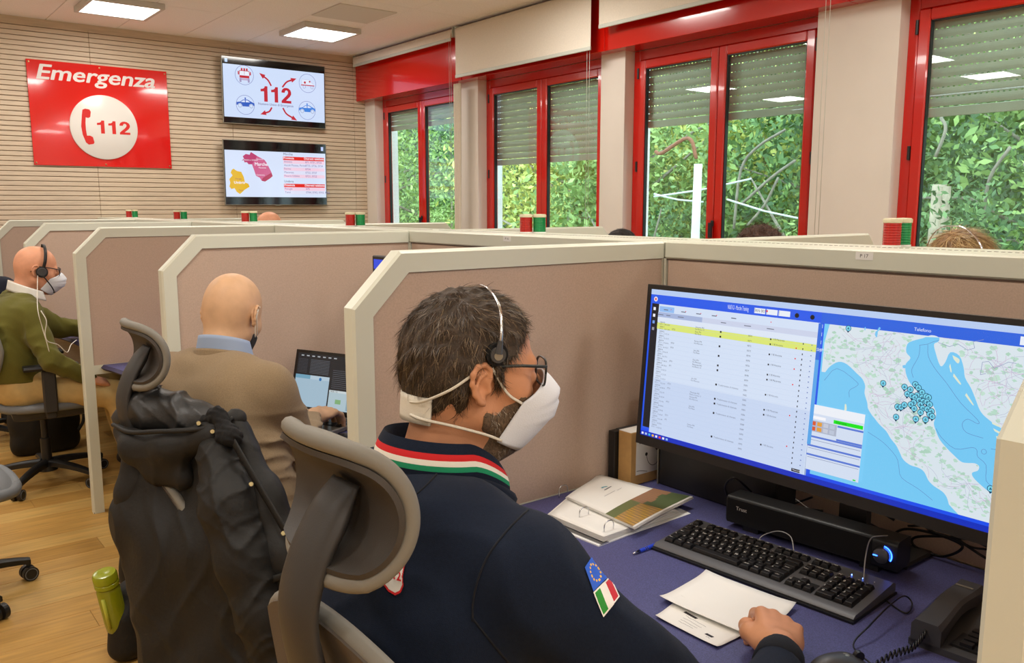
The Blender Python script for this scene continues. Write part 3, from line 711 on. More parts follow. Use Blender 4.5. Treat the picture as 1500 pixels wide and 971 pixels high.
def tv(x0, x1, z0, z1, label, tilt=.035):
    t = thing('wall_screen', label, 'television', ((x0 + x1) / 2, YF - .02, z0)); yb = YF - .02
    t.rotation_euler = (tilt, 0, 0); w_ = x1 - x0; h = z1 - z0
    MB().box((-w_ / 2, -.055, 0), (w_ / 2, -.035, h), bev=.003).build('housing', M_silver, t); MB().box((-w_ / 4, -.035, h * .25), (w_ / 4, .0, h * .65)).build('wall_mount', M_black, t)
    MB().box((-w_ / 2 + .006, -.0565, .008), (w_ / 2 - .006, -.0545, h - .006)).build('glass', M_tvb, t)
    MB().box((-.03, -.058, -.004), (.03, -.05, .006), bev=.001).build('brand_strip', M_silver, t)
    T = Matrix.Translation((t.location)) @ Matrix.Rotation(tilt, 4, 'X')
    sh = Sheet(T @ Vector((-w_ / 2 + .012, -.0572, .012)), (1, 0, 0), T.to_3x3() @ Vector((0, 0, 1)), T.to_3x3() @ Vector((0, -1, 0)), w_ - .024, h - .022); return t, sh
t, s = tv(3.005, 4.09, 2.302, 2.94, 'wall screen showing 112 with red arrows, above the other screen'); RD = (190, 30, 50); BLU = (40, 90, 190)
s.rect(.0, .085, 1, .895, (206, 222, 250)); s.rect(.02, .92, .045, .975, (170, 200, 250))
s.n112(.50, .36, .15, .33, RD); s.text('Numero Unico di Emergenza', .50, .305, .022, (70, 60, 130), al='c')
for (u, v) in ((.2, .745), (.825, .71), (.2, .285), (.815, .27)): s.ring(u, v, .092, .004, (120, 130, 190))
# fire engine
u, v = .2, .75; s.rect(u - .046, v - .05, u + .046, v - .012, RD); s.rect(u - .05, v - .008, u + .05, v + .06, (232, 238, 250)); s.line([(u - .05, v - .01), (u - .045, v + .06), (u + .045, v + .06), (u + .05, v - .01)], .006, RD); s.line([(u, v), (u, v + .06)], .003, RD)
for du in (-.024, 0, .024): s.rect(u + du - .008, v + .065, u + du + .008, v + .1, RD)
s.rect(u - .062, v + .0, u - .052, v + .05, RD); s.rect(u + .052, v + .0, u + .062, v + .05, RD); s.rect(u - .04, v - .085, u + .04, v - .055, (190, 170, 200)); s.rect(u - .048, v - .115, u - .03, v - .055, (160, 150, 190)); s.rect(u + .03, v - .115, u + .048, v - .055, (160, 150, 190))
# ambulance
u, v = .825, .70; s.rect(u - .068, v - .03, u + .07, v - .015, RD); s.poly([(u - .06, v - .012), (u - .06, v + .07), (u + .02, v + .07), (u + .06, v + .0), (u + .065, v - .012)], (224, 232, 250)); s.line([(u - .06, v - .012), (u - .06, v + .07), (u + .02, v + .07), (u + .06, v + .0)], .002, (150, 160, 210))
s.circle(u - .028, v + .02, .012, RD, 10); s.circle(u + .022, v + .04, .009, RD, 10)
for du in (-.035, .045): s.ring(u + du, v - .05, .014, .004, (150, 160, 200))
for (u, v, c2) in ((.2, .29, BLU), (.815, .275, (60, 130, 220))):                       # patrol cars
    s.poly([(u - .085, v - .012), (u - .083, v + .03), (u - .05, v + .04), (u - .02, v + .075), (u + .02, v + .08), (u + .055, v + .05), (u + .085, v + .028), (u + .088, v - .012)], c2)
    s.poly([(u - .045, v + .035), (u - .018, v + .065), (u - .004, v + .066), (u - .004, v + .035)], (220, 230, 250)); s.poly([(u + .004, v + .035), (u + .004, v + .067), (u + .02, v + .067), (u + .045, v + .04)], (220, 230, 250), False)
    s.rect(u - .03, v - .03, u + .035, v - .012, c2); s.rect(u - .006, v + .08, u + .006, v + .11, c2, False)
    for du in (-.052, .055): s.circle(u + du, v - .02, .022, (206, 222, 250)); s.ring(u + du, v - .02, .017, .005, (160, 170, 200))
def arrow(P, w_=.020):
    Q = [q for q in [tuple(x)[:2] for x in spline([(a, b, 0) for a, b in P], 6)]]; s.line(Q, w_ * .8, RD); a = Vector(Q[-1]); b = Vector(Q[-2]); d = (a - b); d = Vector((d.x * s.du, d.y * s.dv)).normalized(); n_ = Vector((-d.y, d.x)); L = .05
    f = lambda p: (a.x + p.x / s.du, a.y + p.y / s.dv); s.poly([f(d * L), f(n_ * .024 - d * .01), f(-n_ * .024 - d * .01)], RD)
arrow([(.455, .615), (.425, .70), (.38, .755)]); arrow([(.565, .61), (.61, .70), (.665, .74)]); arrow([(.455, .275), (.43, .21), (.385, .18)]); arrow([(.565, .28), (.60, .19), (.665, .13)])
s.build('picture', SCR, t)
t, s = tv(2.985, 4.08, 1.508, 2.146, 'wall screen showing a regional map and a red table, below the other screen', .02)
s.rect(0, .115, 1, .855, (214, 226, 250)); s.rect(.955, .90, .98, .965, (190, 205, 250))
px2 = lambda P: [((x - 118) / 1232. + (y - 190) * -.0001 * .4, .855 - (y - 190 - (x - 118) * .028) / 585. * .74) for x, y in P]
s.poly(px2([(425, 215), (500, 265), (590, 315), (615, 350), (645, 410), (675, 470), (690, 520), (660, 550), (600, 590), (560, 580), (535, 540), (490, 515), (465, 440), (440, 370), (400, 370), (380, 345), (350, 345), (345, 320), (318, 325), (345, 300), (330, 270), (365, 240), (410, 250)]), (206, 96, 140))
s.poly(px2([(425, 215), (500, 265), (470, 320), (440, 370), (400, 370), (380, 345), (350, 345), (345, 320), (318, 325), (345, 300), (330, 270), (365, 240), (410, 250)]), (186, 60, 110)); s.poly(px2([(675, 478), (692, 520), (660, 550), (600, 590), (560, 580), (570, 545), (620, 510)]), (176, 44, 84))
s.poly(px2([(225, 425), (265, 455), (315, 465), (345, 530), (360, 600), (400, 615), (415, 655), (360, 690), (305, 745), (265, 715), (240, 670), (205, 680), (180, 650), (190, 600), (178, 555), (215, 510), (193, 475), (205, 440)]), (226, 178, 10))
WH = (245, 240, 250)
for (tx, x, y, h) in (('Marche', 475, 385, .032), ('Umbria', 235, 612, .026)): s.text(tx, *px2([(x, y)])[0], h, WH, bold=.02)
for (tx, x, y) in (('Pesaro e Urbino', 345, 322), ('Ancona', 490, 312), ('Macerata', 520, 420), ('Perugia', 250, 560), ('Terni', 290, 705), ('Camerino', 495, 512)): s.text(tx, *px2([(x, y)])[0], .015, (150, 60, 100) if x < 300 else WH)
def tab(y0, rows, hd):
    s.text(hd, .565, y0 + .05, .024, (60, 60, 90)); s.rect(.56, y0 - .03, .985, y0 + .028, (222, 24, 16)); s.text('Provincia', .565, y0 - .012, .022, WH, bold=.02); s.text('Distretti telefonici', .775, y0 - .012, .022, WH, bold=.02)
    for k, (a, b) in enumerate(rows):
        y = y0 - .087 - k * .058; s.rect(.562, y - .0, .987, y + .055, (240, 206, 226) if k % 2 == 0 else (222, 224, 246)); s.text(a, .568, y + .017, .020, (110, 100, 160)); s.text(b, .785, y + .017, .020, (110, 100, 160))
tab(.755, (('Ancona', '071, 0731, 0732'), ('Ascoli Piceno, Fermo', '0735, 0736, 0734'), ('Fermo', '0734'), ('Macerata', '0733, 0737'), ('Pesaro Urbino', '0721, 0722')), 'Marche'); tab(.31, (('Perugia', '075'), ('Terni', '0744, 0742, 0743, 0763')), 'Umbria')
s.build('picture', SCR, t)
# ================================================================ things on the near desk
ZD = .735
PRG = attr_mat('print_gloss', rough=.3)
M_mon = mat('monitor_bezel', (30, 28, 27), .42, bump=.08, bs=500); M_dk = mat('dark_grey_plastic', (62, 62, 64), .42, bump=.1, bs=600); M_key = mat('key_black', (22, 22, 24), .38)
M_chrome = mat('chrome', (210, 210, 212), .18, 1); M_paper = mat('paper', (236, 234, 228), .8, var=.02, vs=6); M_card = mat('cardboard', (190, 148, 90), .85, var=.06, vs=60)
M_cable = mat('black_cable', (16, 16, 17), .35); M_kbody = mat('keyboard_body', (86, 86, 88), .4, bump=.05, bs=500)
# big monitor, leaning back slightly
mt = thing('monitor', 'wide black monitor showing a call list and a map of Italy', 'monitor', (1.56, .955, ZD))
BLc = Vector((1.50, 1.402, .913)); TLc = Vector((1.532, 1.402, 1.306)); UPm = (TLc - BLc).normalized(); NRM = UPm.cross(Vector((0, -1, 0))); NRM = NRM if NRM.x < 0 else -NRM; Hm = (TLc - BLc).length; Wm = .915
def mpt(u, v, d=0.): return BLc + Vector((0, -1, 0)) * (u * Wm) + UPm * (v * Hm) + NRM * d
def mbox(b, u0, u1, v0, v1, d0, d1, mi=0):
    vs = [mpt(u, v, d) for u in (u0, u1) for v in (v0, v1) for d in (d0, d1)]; b.add(vs, [(0, 1, 3, 2), (4, 6, 7, 5), (0, 4, 5, 1), (2, 3, 7, 6), (0, 2, 6, 4), (1, 5, 7, 3)], mi)
b = MB(); ub = .011 / Wm; mbox(b, 0, 1, 0, .058, -.03, 0); mbox(b, 0, 1, 1 - .028, 1, -.03, 0); mbox(b, 0, ub, .058, 1 - .028, -.03, 0); mbox(b, 1 - ub, 1, .058, 1 - .028, -.03, 0)
b.build('bezel', M_mon, mt, world=True); b = MB(); mbox(b, .002, .998, .002, .998, -.045, -.0302); mbox(b, .2, .8, .15, .85, -.07, -.0452); b.build('back_shell', M_mon, mt, world=True)
b = MB(); mbox(b, ub, 1 - ub, .058, 1 - .028, -.006, -.003); b.build('panel', M_tvb, mt, world=True)
S = Sheet(mpt(ub, .058, -.0029), (0, -1, 0), UPm, NRM, Wm * (1 - 2 * ub), Hm * (1 - .086)); S.step = .00006
def uv(px, py):
    d = ray(px, py); t = (S.O - CAMP).dot(S.N) / d.dot(S.N); p = CAMP + d * t - S.O; return (p.dot(S.U) / S.du, p.dot(S.V) / S.dv)
def q1(x, y): return uv(950 + x / 5.1115, 410 + y / 5.1115)     # reading the picture of the list
def q2(x, y): return uv(1190 + x / 4.857, 450 + y / 4.857)     # the map, upper part
def q3(x, y): return uv(1190 + x / 4.857, 580 + y / 4.857)     # the map, lower part
cl = lambda P: [(min(max(u, 0), 1), min(max(v, 0), 1)) for u, v in P]
S.rect(0, 0, 1, 1, (40, 90, 235)); S.rect(0, 0, 1, .03, (20, 50, 190)); S.rect(0, .03, 1, .046, (30, 80, 240))
ULx = q1(1300, 500)[0]; vT = q1(60, 120)[1]; uA = q1(55, 500)[0]
S.rect(0, .965, 1, 1, (186, 208, 245)); S.rect(0, .905, ULx + .06, .965, (36, 92, 236))
S.rect(.006, .06, uA, .905, (20, 24, 34)); S.rect(uA, .032, ULx - .01, .905, (214, 228, 250)); S.rect(uA, .032, ULx - .015, .40, (202, 218, 246))
for k, c in enumerate(((240, 240, 250), (240, 240, 250), (120, 160, 230), (150, 150, 160))): S.rect(.012, .86 - k * .045, .02, .88 - k * .045, c)
S.circle(.018, .935, .006, (240, 230, 235), 12); S.circle(.018, .935, .003, (220, 60, 60), 8)
S.text('NUE112 - Marche Training', q1(600, 160)[0], .925, .0095, (230, 238, 255), fit=.055)
for k in range(3): u = .335 + k * .034; S.rect(u, .918, u + .031, .95, (236, 242, 252)); S.rect(u + .001, .92, u + .002, .948, (60, 60, 70), False)
S.text('AN 0071', .337, .927, .006, (70, 70, 80)); S.circle(.371, .938, .0022, (230, 40, 40), 8); S.circle(.452, .932, .005, (15, 15, 20), 12); S.circle(.492, .932, .005, (15, 15, 20), 12)
S.rect(uA + .004, .855, uA + .055, .892, (150, 192, 245)); S.rect(uA, .82, uA + .15, .852, (168, 184, 222)); S.rect(uA + .15, .82, ULx - .012, .852, (206, 214, 238)); S.rect(uA, .785, ULx - .012, .818, (224, 234, 250))
UL = ULx - .012
def rowv(k): return .775 - k * .0302
S.rect(uA, rowv(1) - .006, UL, rowv(0) + .006, (222, 234, 120))
rs = random.Random(5); G1, G2 = (70, 74, 88), (110, 116, 134); tx = uA
for u in (.03, .09, .14, .19, .25): S.rect(u + .02, .868, u + .035, .874, G2, False)
for u in (.075, .125, .175, .225, .385): S.circle(u, .876, .0013, (230, 30, 60), 6, up=False)
for u, w_ in ((.03, .02), (.06, .014), (.10, .02), (.24, .016), (.31, .02), (.375, .02)): S.rect(u, .833, u + w_, .838, G2, False)
S.k += 1
names = ['Ancona AN', 'Fano PU', 'Macerata MC', 'Fermo FM', 'Osimo AN', 'Jesi AN']; s1 = ['Via Roma 12', 'Via Piave', 'Piazza Cavour 3', 'Via Marconi']
for k in range(24):
    v = rowv(k) - .004; g = G1 if k < 10 else G2; u0 = uA + .006 + (.0)
    S.text('0%d04%d' % (2 + k % 7, 10 + k), u0 + .004, v + .010, .0036, g, up=False); S.text('07/11 - %02d:%02d:%02d' % (9 + k % 9, 10 + k, 7 + k * 2), u0 + .003, v - .004, .0034, g, up=False)
    if k in (1, 4, 5, 8, 9, 13, 14, 17, 20, 21): S.text(('071', '0733', '0721')[k % 3], u0 + .047, v + .004, .0036, g, up=False)
    if k in (0, 1, 3, 5, 7, 8, 11, 14, 15, 17, 21): S.text(names[k % 6], u0 + .125, v + .010, .0036, g, up=False); S.text(s1[k % 4], u0 + .124, v - .004, .0036, g, up=False)
    if k in (0, 1, 3, 5, 7, 8, 11, 14, 15, 17, 22): S.rect(u0 + .203, v, u0 + .208, v + .012, (30, 32, 40), False)
    if k in (11, 14, 15, 17, 22): S.text('Trasferimento di chiamata', u0 + .212, v + .002, .0036, g, up=False)
    S.text('00%02d' % (70 + k), u0 + .288, v + .002, .0036, g, up=False)
    if k in (0, 1, 3, 5, 7, 8, 11, 14, 15, 21): S.text('118 Ancona' if k % 2 else '118 Macerata', u0 + .358, v + .002, .0038, g, up=False); S.rect(u0 + .350, v, u0 + .354, v + .010, (40, 42, 50), False)
    if k in (1, 3, 5, 8, 14, 20): S.circle(UL - .052, v + .004, .0016, (235, 20, 30), 8, up=False)
    S.rect(UL - .036, v, UL - .0335, v + .010, (60, 60, 70), False); S.rect(UL - .014, v + .002, UL - .011, v + .007, (90, 110, 180), False)
S.k += 1
for k in range(24): S.rect(uA, rowv(k) - .0075, UL, rowv(k) - .0068, (190, 204, 232), False)
S.rect(UL, .033, UL + .004, .78, (150, 170, 210)); S.rect(UL - .034, .036, UL - .012, .054, (24, 26, 36)); S.text('Nascondi', UL - .031, .042, .0036, (230, 230, 240))
for k, c in enumerate(((240, 245, 255), (180, 200, 240), (60, 190, 240), (250, 190, 60), (240, 240, 250), (240, 70, 60), (240, 240, 250), (150, 190, 240))): S.rect(.006 + k * .0125, .008, .013 + k * .0125, .022, c, False)
# map window
M0 = q2(128, 60)[0] ; MT = q2(140, 70)[1]
uM = q2(75, 400)[0]
S.rect(uM - .004, .05, 1, .905, (120, 204, 248)); S.rect(UL + .005, .905, 1, .965, (40, 100, 225))
LAND = (220, 232, 240)
SPL = lambda P, n=3: [(p[0], p[1]) for p in spline([(a, b_, 0) for a, b_ in P], n)]
it = [q2(*p) for p in ((95, 462), (130, 420), (190, 388), (250, 405), (320, 470), (360, 510), (380, 560), (375, 610), (395, 680), (400, 720), (430, 770))] + [q3(*p) for p in ((440, 150), (480, 200), (530, 250), (560, 300), (600, 350), (625, 400), (650, 450), (700, 490), (760, 510), (800, 540), (830, 600), (870, 640), (930, 680), (960, 720), (975, 770))]
ea = [q3(*p) for p in ((1340, 730), (1260, 680), (1200, 630), (1150, 580), (1140, 545), (1180, 530), (1190, 500), (1160, 478), (1100, 475), (1060, 465), (1010, 420), (960, 370), (910, 310), (880, 240), (868, 190))] + [q2(*p) for p in ((885, 760), (862, 700), (800, 640), (740, 585), (700, 540), (675, 490), (665, 440), (670, 400), (702, 360), (672, 320), (680, 262), (720, 238), (790, 220), (850, 198), (905, 215), (900, 245), (870, 262), (880, 320), (915, 418), (950, 390), (985, 320), (1050, 345), (1080, 430), (1090, 500), (1130, 570), (1160, 640), (1200, 740), (1260, 800), (1330, 850), (1400, 890))]
top = [(1, q2(1400, 890)[1] - .02), (1, .905), (M0 + .002, .905), (uM, .8), (uM, q2(95, 462)[1])]
S.poly(cl(SPL(it) + [(q3(975, 770)[0] + .02, .05), (1, .05), (1, q3(1340, 740)[1] - .05)] + SPL(ea) + top), LAND)
rg = random.Random(11)
def inpoly(x, y, P):
    c = False
    for i in range(len(P)):
        (x1, y1), (x2, y2) = P[i], P[i - 1]
        if (y1 > y) != (y2 > y) and x < (x2 - x1) * (y - y1) / (y2 - y1) + x1: c = not c
    return c
land = cl(SPL(it) + [(q3(975, 770)[0] + .02, .05), (1, .05), (1, q3(1340, 740)[1] - .05)] + SPL(ea) + top); n_ = 0
S.k += 1
while n_ < 520:
    u, v = rg.uniform(uM, 1), rg.uniform(.055, .9)
    if not inpoly(u, v, land): continue
    r = rg.uniform(.0012, .0052); P = [(u + r * rg.uniform(.4, 1.3) * math.cos(a) / S.du * 1.3, v + r * rg.uniform(.4, 1.1) * math.sin(a) / S.dv) for a in [2 * PI * k / 9 for k in range(9)]]
    if all(inpoly(a, c, land) for a, c in P): S.poly(P, rg.choice(((186, 222, 204), (196, 228, 212), (176, 214, 194))), False); n_ += 1
S.k += 1; n_ = 0
while n_ < 130:                                                   # roads
    u, v = rg.uniform(uM, 1), rg.uniform(.055, .9); a = rg.uniform(0, 6.28); P = [(u, v)]
    for _ in range(rg.randint(3, 7)):
        a += rg.uniform(-.7, .7); u += .014 * math.cos(a); v += .026 * math.sin(a); P.append((u, v))
    if all(inpoly(*p, land) for p in P): S.line(P, .0005, rg.choice(((200, 170, 205), (176, 176, 205), (214, 190, 214))), False); n_ += 1
isl = lambda P, c=LAND: S.poly(SPL([q2(*p) for p in P]), c, False)
S.k += 1
for P in (((1000, 340), (1050, 370), (1040, 400), (1010, 370)), ((985, 400), (995, 455), (988, 460), (978, 420)), ((1010, 470), (1060, 540), (1050, 545), (1005, 490)), ((1100, 610), (1150, 690), (1140, 690), (1090, 625)), ((1280, 815), (1340, 840), (1330, 850), (1285, 830)), ((1290, 860), (1400, 920), (1380, 925), (1300, 880)), ((1310, 915), (1400, 935), (1390, 945), (1315, 930)), ((235, 690), (245, 690), (248, 730), (232, 735))): isl(P, (226, 234, 214))
for P in (((455, 170), (470, 175), (462, 215), (448, 195)), ((480, 140), (490, 150), (465, 178), (462, 170)), ((645, 415), (665, 410), (665, 432), (648, 432)), ((378, 140), (384, 142), (380, 165), (374, 160))): isl(P, (120, 200, 246))
BD = (96, 130, 190)
S.line([q2(*p) for p in ((765, 270), (825, 262), (865, 245), (905, 235))], .0007, BD); S.line(SPL([q2(*p) for p in ((770, 270), (760, 350), (712, 440), (722, 500))]), .0007, BD)
S.line(SPL([q2(*p) for p in ((826, 265), (830, 350), (880, 440), (960, 540), (1060, 680), (1180, 800), (1180, 828), (1110, 795), (1070, 830), (1100, 890), (1220, 930))]), .0007, BD)
S.line(SPL([q3(*p) for p in ((885, 230), (920, 290), (1020, 375), (1140, 365), (1175, 385), (1180, 430), (1240, 490), (1240, 600), (1300, 650), (1340, 670))]), .0007, BD); S.ring(*q3(1225, 395), .0042, .0007, BD, 24); S.line([q3(1275, 375), q3(1380, 390)], .0007, BD)
S.line(SPL([q3(*p) for p in ((400, 255), (510, 330), (600, 430), (620, 500), (640, 580), (760, 660), (860, 740))]), .0007, BD)
S.line(SPL([q2(*p) for p in ((90, 520), (180, 435), (320, 530), (320, 560), (270, 590), (268, 640))]), .0007, BD)
S.line([q2(*p) for p in ((1240, 470), (1200, 480), (1215, 390), (1260, 385), (1300, 435), (1400, 390), (1457, 400))], .0008, (140, 150, 190)); S.line([q2(*p) for p in ((900, 250), (980, 280), (1040, 260), (1110, 305), (1160, 290), (1150, 245), (1225, 230))], .0008, (140, 150, 190))
def pin(u, v, r=.0060):
    S.circle(u, v, r, (8, 60, 96), 16); S.poly([(u - r * .8 / S.du, v - r * .4 / S.dv), (u + r * .8 / S.du, v - r * .4 / S.dv), (u, v - r * 1.5 / S.dv)], (8, 60, 96), False)
    S.circle(u, v, r * .82, (120, 214, 240), 16); S.poly([(u - r * .4 / S.du, v - r * .3 / S.dv), (u + r * .4 / S.du, v - r * .3 / S.dv), (u, v + r * .45 / S.dv)], (10, 50, 80)); S.poly([(u - r * .18 / S.du, v - r * .16 / S.dv), (u + r * .18 / S.du, v - r * .16 / S.dv), (u, v + r * .2 / S.dv)], (120, 214, 240), False)
for p in ((262, 150), (510, 540), (662, 566), (704, 584), (682, 616), (740, 548), (762, 572), (788, 604), (716, 628), (754, 626), (738, 640), (790, 640), (820, 632), (836, 640), (770, 660), (800, 668), (826, 672), (732, 676), (712, 690), (846, 690), (780, 690), (618, 706), (644, 708), (668, 692), (738, 718), (800, 716), (832, 722), (784, 746), (862, 738), (850, 760), (868, 774), (612, 778), (752, 792), (822, 796)): pin(*q2(*p))
pin(*q3(1284, 655))
# small tool window
u0, u1, v1, v0 = q2(25, 700)[0], q2(395, 760)[0], q2(40, 690)[1], q3(350, 615)[1]; u0 = UL + .006
S.rect(u0, v0, u1, v1, (214, 226, 246)); S.rect(u0, v1 - .05, u1, v1, (240, 244, 252))
wd = u1 - u0; hh = v1 - v0
S.rect(u0 + .45 * wd, v0 + .775 * hh, u1 - .002, v0 + .83 * hh, (20, 232, 30)); S.text('Disponibile', u0 + .5 * wd, v0 + .79 * hh, .0035, (20, 80, 20))
S.rect(u0 + .002, v0 + .59 * hh, u0 + .52 * wd, v0 + .76 * hh, (176, 184, 204)); S.rect(u0 + .002, v0 + .785 * hh, u0 + .3 * wd, v0 + .83 * hh, (250, 250, 255))
for k in range(8): S.rect(u0 + .03 * wd + (k % 4) * .12 * wd, v0 + (.605 + .08 * (k // 4)) * hh, u0 + .12 * wd + (k % 4) * .12 * wd, v0 + (.665 + .08 * (k // 4)) * hh, ((220, 90, 50), (230, 160, 60), (200, 205, 220), (190, 200, 220))[k % 4], False)
for f_ in (.73, .5, .36, .22, .53): S.rect(u0 + (.53 * wd if f_ > .52 else 0), v0 + f_ * hh, u1, v0 + (f_ + .028) * hh, (92, 124, 216), False)
for f_ in (.46, .33, .19): S.rect(u0 + .02 * wd, v0 + f_ * hh, u1 - .02 * wd, v0 + (f_ + .008) * hh, (150, 160, 190), False)
S.rect(u1 - .1 * wd, v0 + .01 * hh, u1 - .05 * wd, v0 + .03 * hh, (30, 220, 60)); S.rect(.93, .915, 1, .955, (236, 242, 252)); S.text('Telefono', q2(810, 95)[0], .925, .006, (220, 232, 255), al='c')
for k in range(4): S.rect(UL + .007, .88 - k * .045, UL + .015, .90 - k * .045, (210, 225, 255), False)
S.rect(UL + .0045, .70, uM - .004, .905, (50, 110, 220)); S.rect(UL + .0045, .22, uM - .004, .70, (90, 168, 236), False)
S.text('SHP', UL + .006, .75, .006, (230, 238, 255))
S.build('picture', SCRM, mt)
b = MB(); b.box((1.70, .90, ZD + .01), (1.72, .965, 1.10)).box((1.57, .90, 1.06), (1.72, .965, 1.12)); b.build('stand_column', M_mon, mt, world=True)
MB().box((1.69, .80, ZD), (1.81, 1.10, ZD + .012), bev=.004).build('stand_base', M_mon, mt, world=True)
# computer case behind the monitor
a = onZ(984, 712, ZD)
t = thing('computer_case', 'flat black computer case standing behind the big monitor', 'computer', (1.76, 1.38, ZD))
MB().box((1.705, 1.13, ZD), (1.79, 1.505, ZD + .30), bev=.004).build('case', M_black, t, world=True); MB().box((1.703, 1.5055, ZD), (1.792, 1.509, ZD + .30)).build('side_trim', M_silver, t, world=True)
# sound bar
A = onZ(1063, 764, ZD + .012); B_ = onZ(1312, 841, ZD + .012); dr = (B_ - A).normalized(); L = (B_ - A).length; ang = math.atan2(dr.y, dr.x)
t = thing('sound_bar', 'long black sound bar under the monitor with a blue lit knob', 'speaker', A + Vector((0, 0, -.012)), ang)     # local +x along bar to the right, +y behind
def rr(x, y0, y1, z0, z1, r, n=5):
    o = []
    for (cy, cz, a0) in ((y1 - r, z0 + r, -PI / 2), (y1 - r, z1 - r, 0), (y0 + r, z1 - r, PI / 2), (y0 + r, z0 + r, PI)):
        for k in range(n + 1): a = a0 + PI / 2 * k / n; o.append(Vector((x, cy + r * math.cos(a), cz + r * math.sin(a))))
    return o
MB().loft([rr(0, 0, .07, .012, .078, .012), rr(L, 0, .07, .012, .078, .012)]).build('body', M_black, t, auto=40)
MB().loft([[Vector((p.x, p.y - .0005, p.z)) for p in rr(.004, -.001, .0, .016, .074, .0003)], [Vector((p.x, p.y - .0005, p.z)) for p in rr(L - .052, -.001, .0, .016, .074, .0003)]]).build('grille', mat('speaker_cloth', (16, 16, 17), .95, bump=.5, bs=1400), t)
for xx in (.04, L - .08): MB().box((xx, .01, 0), (xx + .04, .06, .012)).build('foot', M_black, t)
MB().lathe([(0, -.014), (.0155, -.0135), (.0165, -.010), (.0165, 0), (0, 0)], 32, c=(L - .028, 0, .046), ax='y').build('volume_knob', mat('brushed_metal', (150, 150, 152), .3, 1, var=.3, vs=30), t, auto=35)
M_blue = mat('blue_led', (40, 90, 255), .4, emit=9)
MB().tube([(L - .028 + .0185 * math.cos(a), -.0015, .046 + .0185 * math.sin(a)) for a in [(-.55 + 2.0 * k / 14) for k in range(15)]], .0013, 6).build('light_ring', M_blue, t); MB().box((L - .043, -.0148, .0445), (L - .034, -.0138, .0465)).build('knob_mark', M_blue, t)
sh = Sheet((.028, -.0022, .05), (1, 0, 0), (0, 0, 1), (0, -1, 0)); sh.text('Trust', 0, 0, .009, (210, 206, 200), bold=.01); sh.mb.build('print', PR, t)
# keyboard
kc = Vector((1.463, .985, ZD)); kr = -PI / 2 + math.radians(4)
t = thing('keyboard', 'black full size computer keyboard on the violet desk', 'keyboard', kc, kr)          # local x to the right, y away from the user
KW, KD = .462, .180
def kz(y): return .012 + (y + KD / 2) / KD * .016
pr = [(-KD / 2, .002), (-KD / 2 - .002, .008), (-KD / 2 + .006, .0135), (-KD / 2 + .03, kz(-KD / 2 + .03)), (KD / 2 - .01, kz(KD / 2 - .01)), (KD / 2, .022), (KD / 2, .004)]
MB().loft([[Vector((x, y * (1 if abs(x) < KW / 2 - .008 else .97), z)) for y, z in pr] for x in (-KW / 2, -KW / 2 + .008, KW / 2 - .008, KW / 2)]).build('case', M_kbody, t, auto=40)
MB().loft([[Vector((x, y, z)) for y, z in ((-KD / 2 - .004, .0), (-KD / 2 - .005, .005), (KD / 2 + .001, .005), (KD / 2 + .001, 0))] for x in (-KW / 2 - .002, KW / 2 + .002)]).build('base', M_black, t)
well = MB()
for (x0, x1_, y0, y1) in ((-.222, .066, -.062, .034), (-.222, -.205, .046, .064), (-.186, -.109, .046, .064), (-.098, -.022, .046, .064), (-.012, .064, .046, .064), (.074, .131, -.005, .034), (.074, .131, -.062, -.024), (.138, .214, -.062, .034), (.074, .131, .046, .064)):
    well.loft([[Vector((x, y, kz(y) + o)) for y, o in ((y0, -.002), (y0, .0004), (y1, .0004), (y1, -.002))] for x in (x0, x1_)])
well.build('key_well', mat('key_well', (12, 12, 13), .6), t)
kmesh = {}
def keym(w_, d=1.):
    k = (round(w_, 2), d)
    if k not in kmesh:
        hx = .0088 * w_ + (w_ - 1) * .0003; hy = .0088 * d + (d - 1) * .0003; q = .0022
        o = MB().loft([[Vector((sx * (hx - e), sy * (hy - e) + o_, z)) for sx, sy in ((-1, -1), (1, -1), (1, 1), (-1, 1))] for e, z, o_ in ((0.0003, -.001, 0), (.0006, .002, 0), (q, .0065, .0004), (q + .0008, .007, .0004))]).build('key', M_key); COL.objects.unlink(o); kmesh[k] = o.data; bpy.data.objects.remove(o)
    return kmesh[k]
leg = MB()
def key(x, y, ch='', w_=1., d=1.):
    o = bpy.data.objects.new('key', keym(w_, d)); link(o, t); o.location = (x, y, kz(y) + .001); o.rotation_euler = (.088, 0, 0)
    if ch:
        vs, fs, x0, x1_ = text_mesh(ch, .01, 0); h = .0062 if len(ch) == 1 else .0036; zt = kz(y) + .0094
        leg.add([(x - .0045 * w_ + (v.x - x0) * h / .7, y + .0005 + v.y * h / .7, zt + (v.y * h / .7) * .09) for v in vs], fs)
U = .0192; x00 = -.2125
rows = [(.0245, [c for c in "\\1234567890'"] + ['i'], None)]
def row(y, items):
    x = x00 - U / 2
    for it_ in items:
        ch, w_ = it_ if isinstance(it_, tuple) else (it_, 1.); x += U * w_ / 2
        if ch != '#': key(x, y, '' if ch == ' ' else ch, w_)
        x += U * w_ / 2
row(.0245, list("\\1234567890'") + ['i', ('<-', 2.)]); row(.0053, [('|<-', 1.5)] + list('QWERTYUIOP') + ['e', '+', (' ', 1.5)]); row(-.0139, [('Bloc', 1.75)] + list('ASDFGHJKL') + ['o', 'a', 'u', ('Invio', 1.25)])
row(-.0331, [('^', 1.25), '<'] + list('ZXCVBNM') + [',', '.', '-', ('^', 2.75)]); row(-.0523, [('Ctrl', 1.25), ('#', 0.), ('Win', 1.25), ('Alt', 1.25), (' ', 6.25), ('AltGr', 1.25), ('Win', 1.25), ('Menu', 1.25), ('Ctrl', 1.25)])
key(-.2135, .055, 'Esc')
